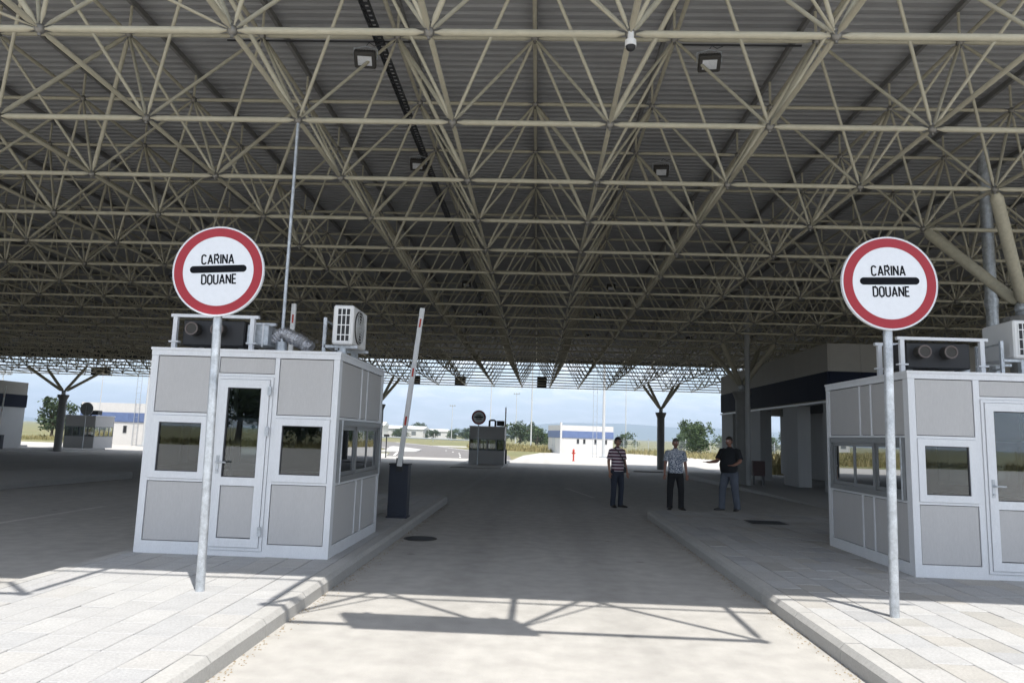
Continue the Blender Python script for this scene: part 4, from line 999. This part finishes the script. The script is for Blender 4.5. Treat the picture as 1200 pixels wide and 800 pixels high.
# ================================================================== VEGETATION
def grass_patch(name, label, poly_rows, n, hmin, hmax, seed):
    g = np.random.default_rng(seed); rows = poly_rows; k = MB(); ys = [r_[0] for r_ in rows]
    for i in range(n):
        y = g.uniform(ys[0], ys[-1]); x0 = np.interp(y, ys, [r_[1] for r_ in rows]); x1 = np.interp(y, ys, [r_[2] for r_ in rows]); x = g.uniform(x0, x1)
        h_ = g.uniform(hmin, hmax)*(1.25 if math.sin(x*.5+y*.3) > .4 else .8); a = g.uniform(0, 6.28); w_ = g.uniform(.05, .13)*h_**.3; lx, ly = g.normal(0, .22*h_, 2)
        z = gz(y)-.02; c, s_ = math.cos(a)*w_, math.sin(a)*w_; o = len(k.v)
        k.v += [(x-c, y-s_, z), (x+c, y+s_, z), (x+lx*.4+c*.6, y+ly*.4+s_*.6, z+h_*.6), (x+lx*.4-c*.6, y+ly*.4-s_*.6, z+h_*.6), (x+lx, y+ly, z+h_)]
        k.f += [(o, o+1, o+2, o+3), (o+3, o+2, o+4)]
    o = part(name, k, M['grass'], None); return tag(o, label, 'grass', kind='stuff')
grass_patch('dry_grass', 'tall dry yellow grass in front of the mesh fence on the right', [(84, 22, 60), (108, 14, 64), (121, 9.5, 64)], 12000, .25, .8, 1)
grass_patch('dry_grass', 'dry yellow grass bank left of the road bend', [(78, -40, -19), (100, -56, -24), (130, -70, -38), (165, -110, -62)], 13000, .4, 1.1, 2)
grass_patch('dry_grass', 'dry grass strip behind and beside the white building', [(100, 1, 9), (108, -10, 14), (122, -12, 8)], 6000, .3, .9, 3)
grass_patch('dry_grass', 'pale grass verge at the far left beyond the lanes', [(80, -80, -50), (95, -90, -44)], 3000, .15, .4, 4)
grass_patch('dry_grass', 'grass bank behind the photographer, mirrored in the booth windows', [(-66, -50, 50), (-46, -50, 50)], 5000, .2, .6, 5)
grass_patch('dry_grass', 'sunlit dry grass seen through the open building on the right', [(44, 15, 24), (60, 18, 32)], 5000, .5, 1.4, 6)
def tree_mesh(seed, h, rx, n_clump, per, leaf, base=.18):
    g = np.random.default_rng(seed); k = MB()
    lobes = [(g.normal(0, .45*rx, 2), g.uniform(base+.12, .86)*h, g.uniform(.35, .6)*rx) for _ in range(11)]
    for i in range(n_clump):
        (lx, ly), lz, lr = lobes[g.integers(len(lobes))]
        d = g.normal(0, 1, 3); d /= np.linalg.norm(d); rr = lr*g.uniform(.55, 1.08)
        c = np.array((lx, ly, lz))+d*rr*np.array((1, 1, .85)); sz = g.uniform(.5, 1.25)*leaf*2
        for j in range(per):
            p = c+g.normal(0, sz*.55, 3); a = g.normal(0, 1, 3); a /= np.linalg.norm(a); b = np.cross(a, g.normal(0, 1, 3)); b /= np.linalg.norm(b)
            q = leaf*g.uniform(.55, 1.1); o = len(k.v)
            k.v += [tuple(p-a*q), tuple(p+b*q*.55), tuple(p+a*q), tuple(p-b*q*.55)]; k.f.append((o, o+1, o+2, o+3))
    tr = MB(); tr.tube([(0,0,-.2), (.04*rx,0,h*.25), (-.03*rx,.02*rx,h*.5), (0,0,h*.75)], [.045*h*.7, .035*h*.7, .022*h*.7, .008*h], 8)
    for (l, lz, lr) in lobes[:6]: tr.tube([(0,0,h*.28), (l[0]*.5, l[1]*.5, (h*.3+lz)/2), (l[0], l[1], lz)], [.018*h, .012*h, .004*h], 5)
    return k, tr
TV = []
for i, (h, rx, nc, pr_, lf, mt) in enumerate([(6.2, 2.5, 320, 15, .20, 'leaf'), (5, 2.4, 150, 12, .24, 'leafd'), (4, 2.2, 130, 12, .24, 'leaf'), (7.5, 2.6, 200, 12, .27, 'leafd')]):
    k, tr = tree_mesh(20+i, h, rx, nc, pr_, lf, .1); TV.append((k.mesh('crown', M[mt]), tr.mesh('trunk', M['bark'], True)))
def tree(v, x, y, sc, label, group=None, zs=1.):
    t = thing('tree', label, 'tree', (x, y, gz(y)-.05), random.uniform(0, 6.28), group)
    c = link('crown', TV[v][0], t); q = link('trunk', TV[v][1], t); t.scale = (sc, sc, sc*zs); return t
tree(0, 24.6, 112, 1.0, 'big round green tree standing alone right of the far canopy column')
for (x, y, v, sc) in ((33, 165, 2, 1.), (21, 170, 2, .9), (37, 178, 1, 1.1), (43, 170, 2, .9), (48, 175, 1, 1.), (9, 176, 1, .9), (55, 172, 2, 1.), (62, 178, 1, 1.1), (3, 178, 2, .8)):
    tree(v, x, y, sc, 'dark green tree in the low treeline beyond the fence', 'trees beyond the fence')
for (x, y, v, sc) in ((-4, 165, 1, 1.1), (0, 170, 2, 1.1), (-9, 175, 3, .7), (5, 160, 2, 1.), (-1.5, 178, 3, .75)):
    tree(v, x, y, sc, 'green tree in the clump behind the small white building', 'trees behind the white building')
for i in range(17):
    tree((1, 2, 3, 2)[i % 4], -72+i*4.4+random.uniform(-1.5, 1.5), 255+random.uniform(0, 25), random.uniform(.75, 1.25), 'dark green tree in the hedge beyond the road bend', 'hedge trees beyond the road bend', .8)
for (x, y, v, sc, lab) in ((-64, 92, 3, .8, 'tall green tree behind the far left terminal building'), (-59.5, 95, 0, .75, 'rounded green tree left of the far left branching column'), (-53, 96, 1, .9, 'dark tree just right of the far left branching column'), (-48, 94, 2, 1.2, 'low tree behind the far left booth'), (-44, 92, 0, .95, 'green tree rising over the roof of the far left white building')):
    tree(v, x, y, sc, lab)
for (x, y, v, sc) in ((-9, -62, 3, 1.5), (-4, -66, 0, 1.6), (3, -64, 3, 1.4), (9, -66, 0, 1.6), (14, -63, 3, 1.5), (-15, -66, 0, 1.7), (20, -65, 0, 1.6), (-21, -64, 3, 1.5), (27, -66, 3, 1.6), (-28, -66, 0, 1.6), (-35, -65, 3, 1.6), (34, -65, 0, 1.7)):
    tree(v, x, y, sc, 'tree behind the photographer, seen mirrored in booth door glass', 'mirrored trees')
# hills
k = MB(); nx, ny = 90, 8
for i in range(nx):
    for j in range(ny):
        X = -6000+12000*i/(nx-1); Y = 4200+2600*j/(ny-1); u = X/1000
        top = 60+45*math.sin(u*.9+.3)+24*math.sin(u*2.3+1)+12*math.sin(u*5.1)+5*math.sin(u*11.3)
        top += 60*math.exp(-((X-1000)/900)**2)+25*math.exp(-((X+300)/500)**2)
        k.v.append((X, Y, -2+.72*max(6, top)*math.sin(math.pi*min(1, j/(ny-1)*1.2))**.8))
for i in range(nx-1):
    for j in range(ny-1): k.f.append((i*ny+j, (i+1)*ny+j, (i+1)*ny+j+1, i*ny+j+1))
tag(part('hills', k, M['hill'], None, smooth=True), kind='structure')

k = MB(); k.box(-6900, -3900, -1.5, 6900, 7300, 300); hz_ = part('haze', k, M['white'], None); hz_.data.materials.clear()
hm = bpy.data.materials.new('haze_air'); hm.use_nodes = True; hn = hm.node_tree.nodes; hn.clear(); ho = hn.new('ShaderNodeOutputMaterial'); hv = hn.new('ShaderNodeVolumePrincipled')
hv.inputs['Color'].default_value = (.66, .81, 1, 1); hv.inputs['Density'].default_value = .00033; hv.inputs['Anisotropy'].default_value = .2; hm.node_tree.links.new(hv.outputs[0], ho.inputs['Volume'])
hz_.data.materials.append(hm); tag(hz_, kind='stuff')
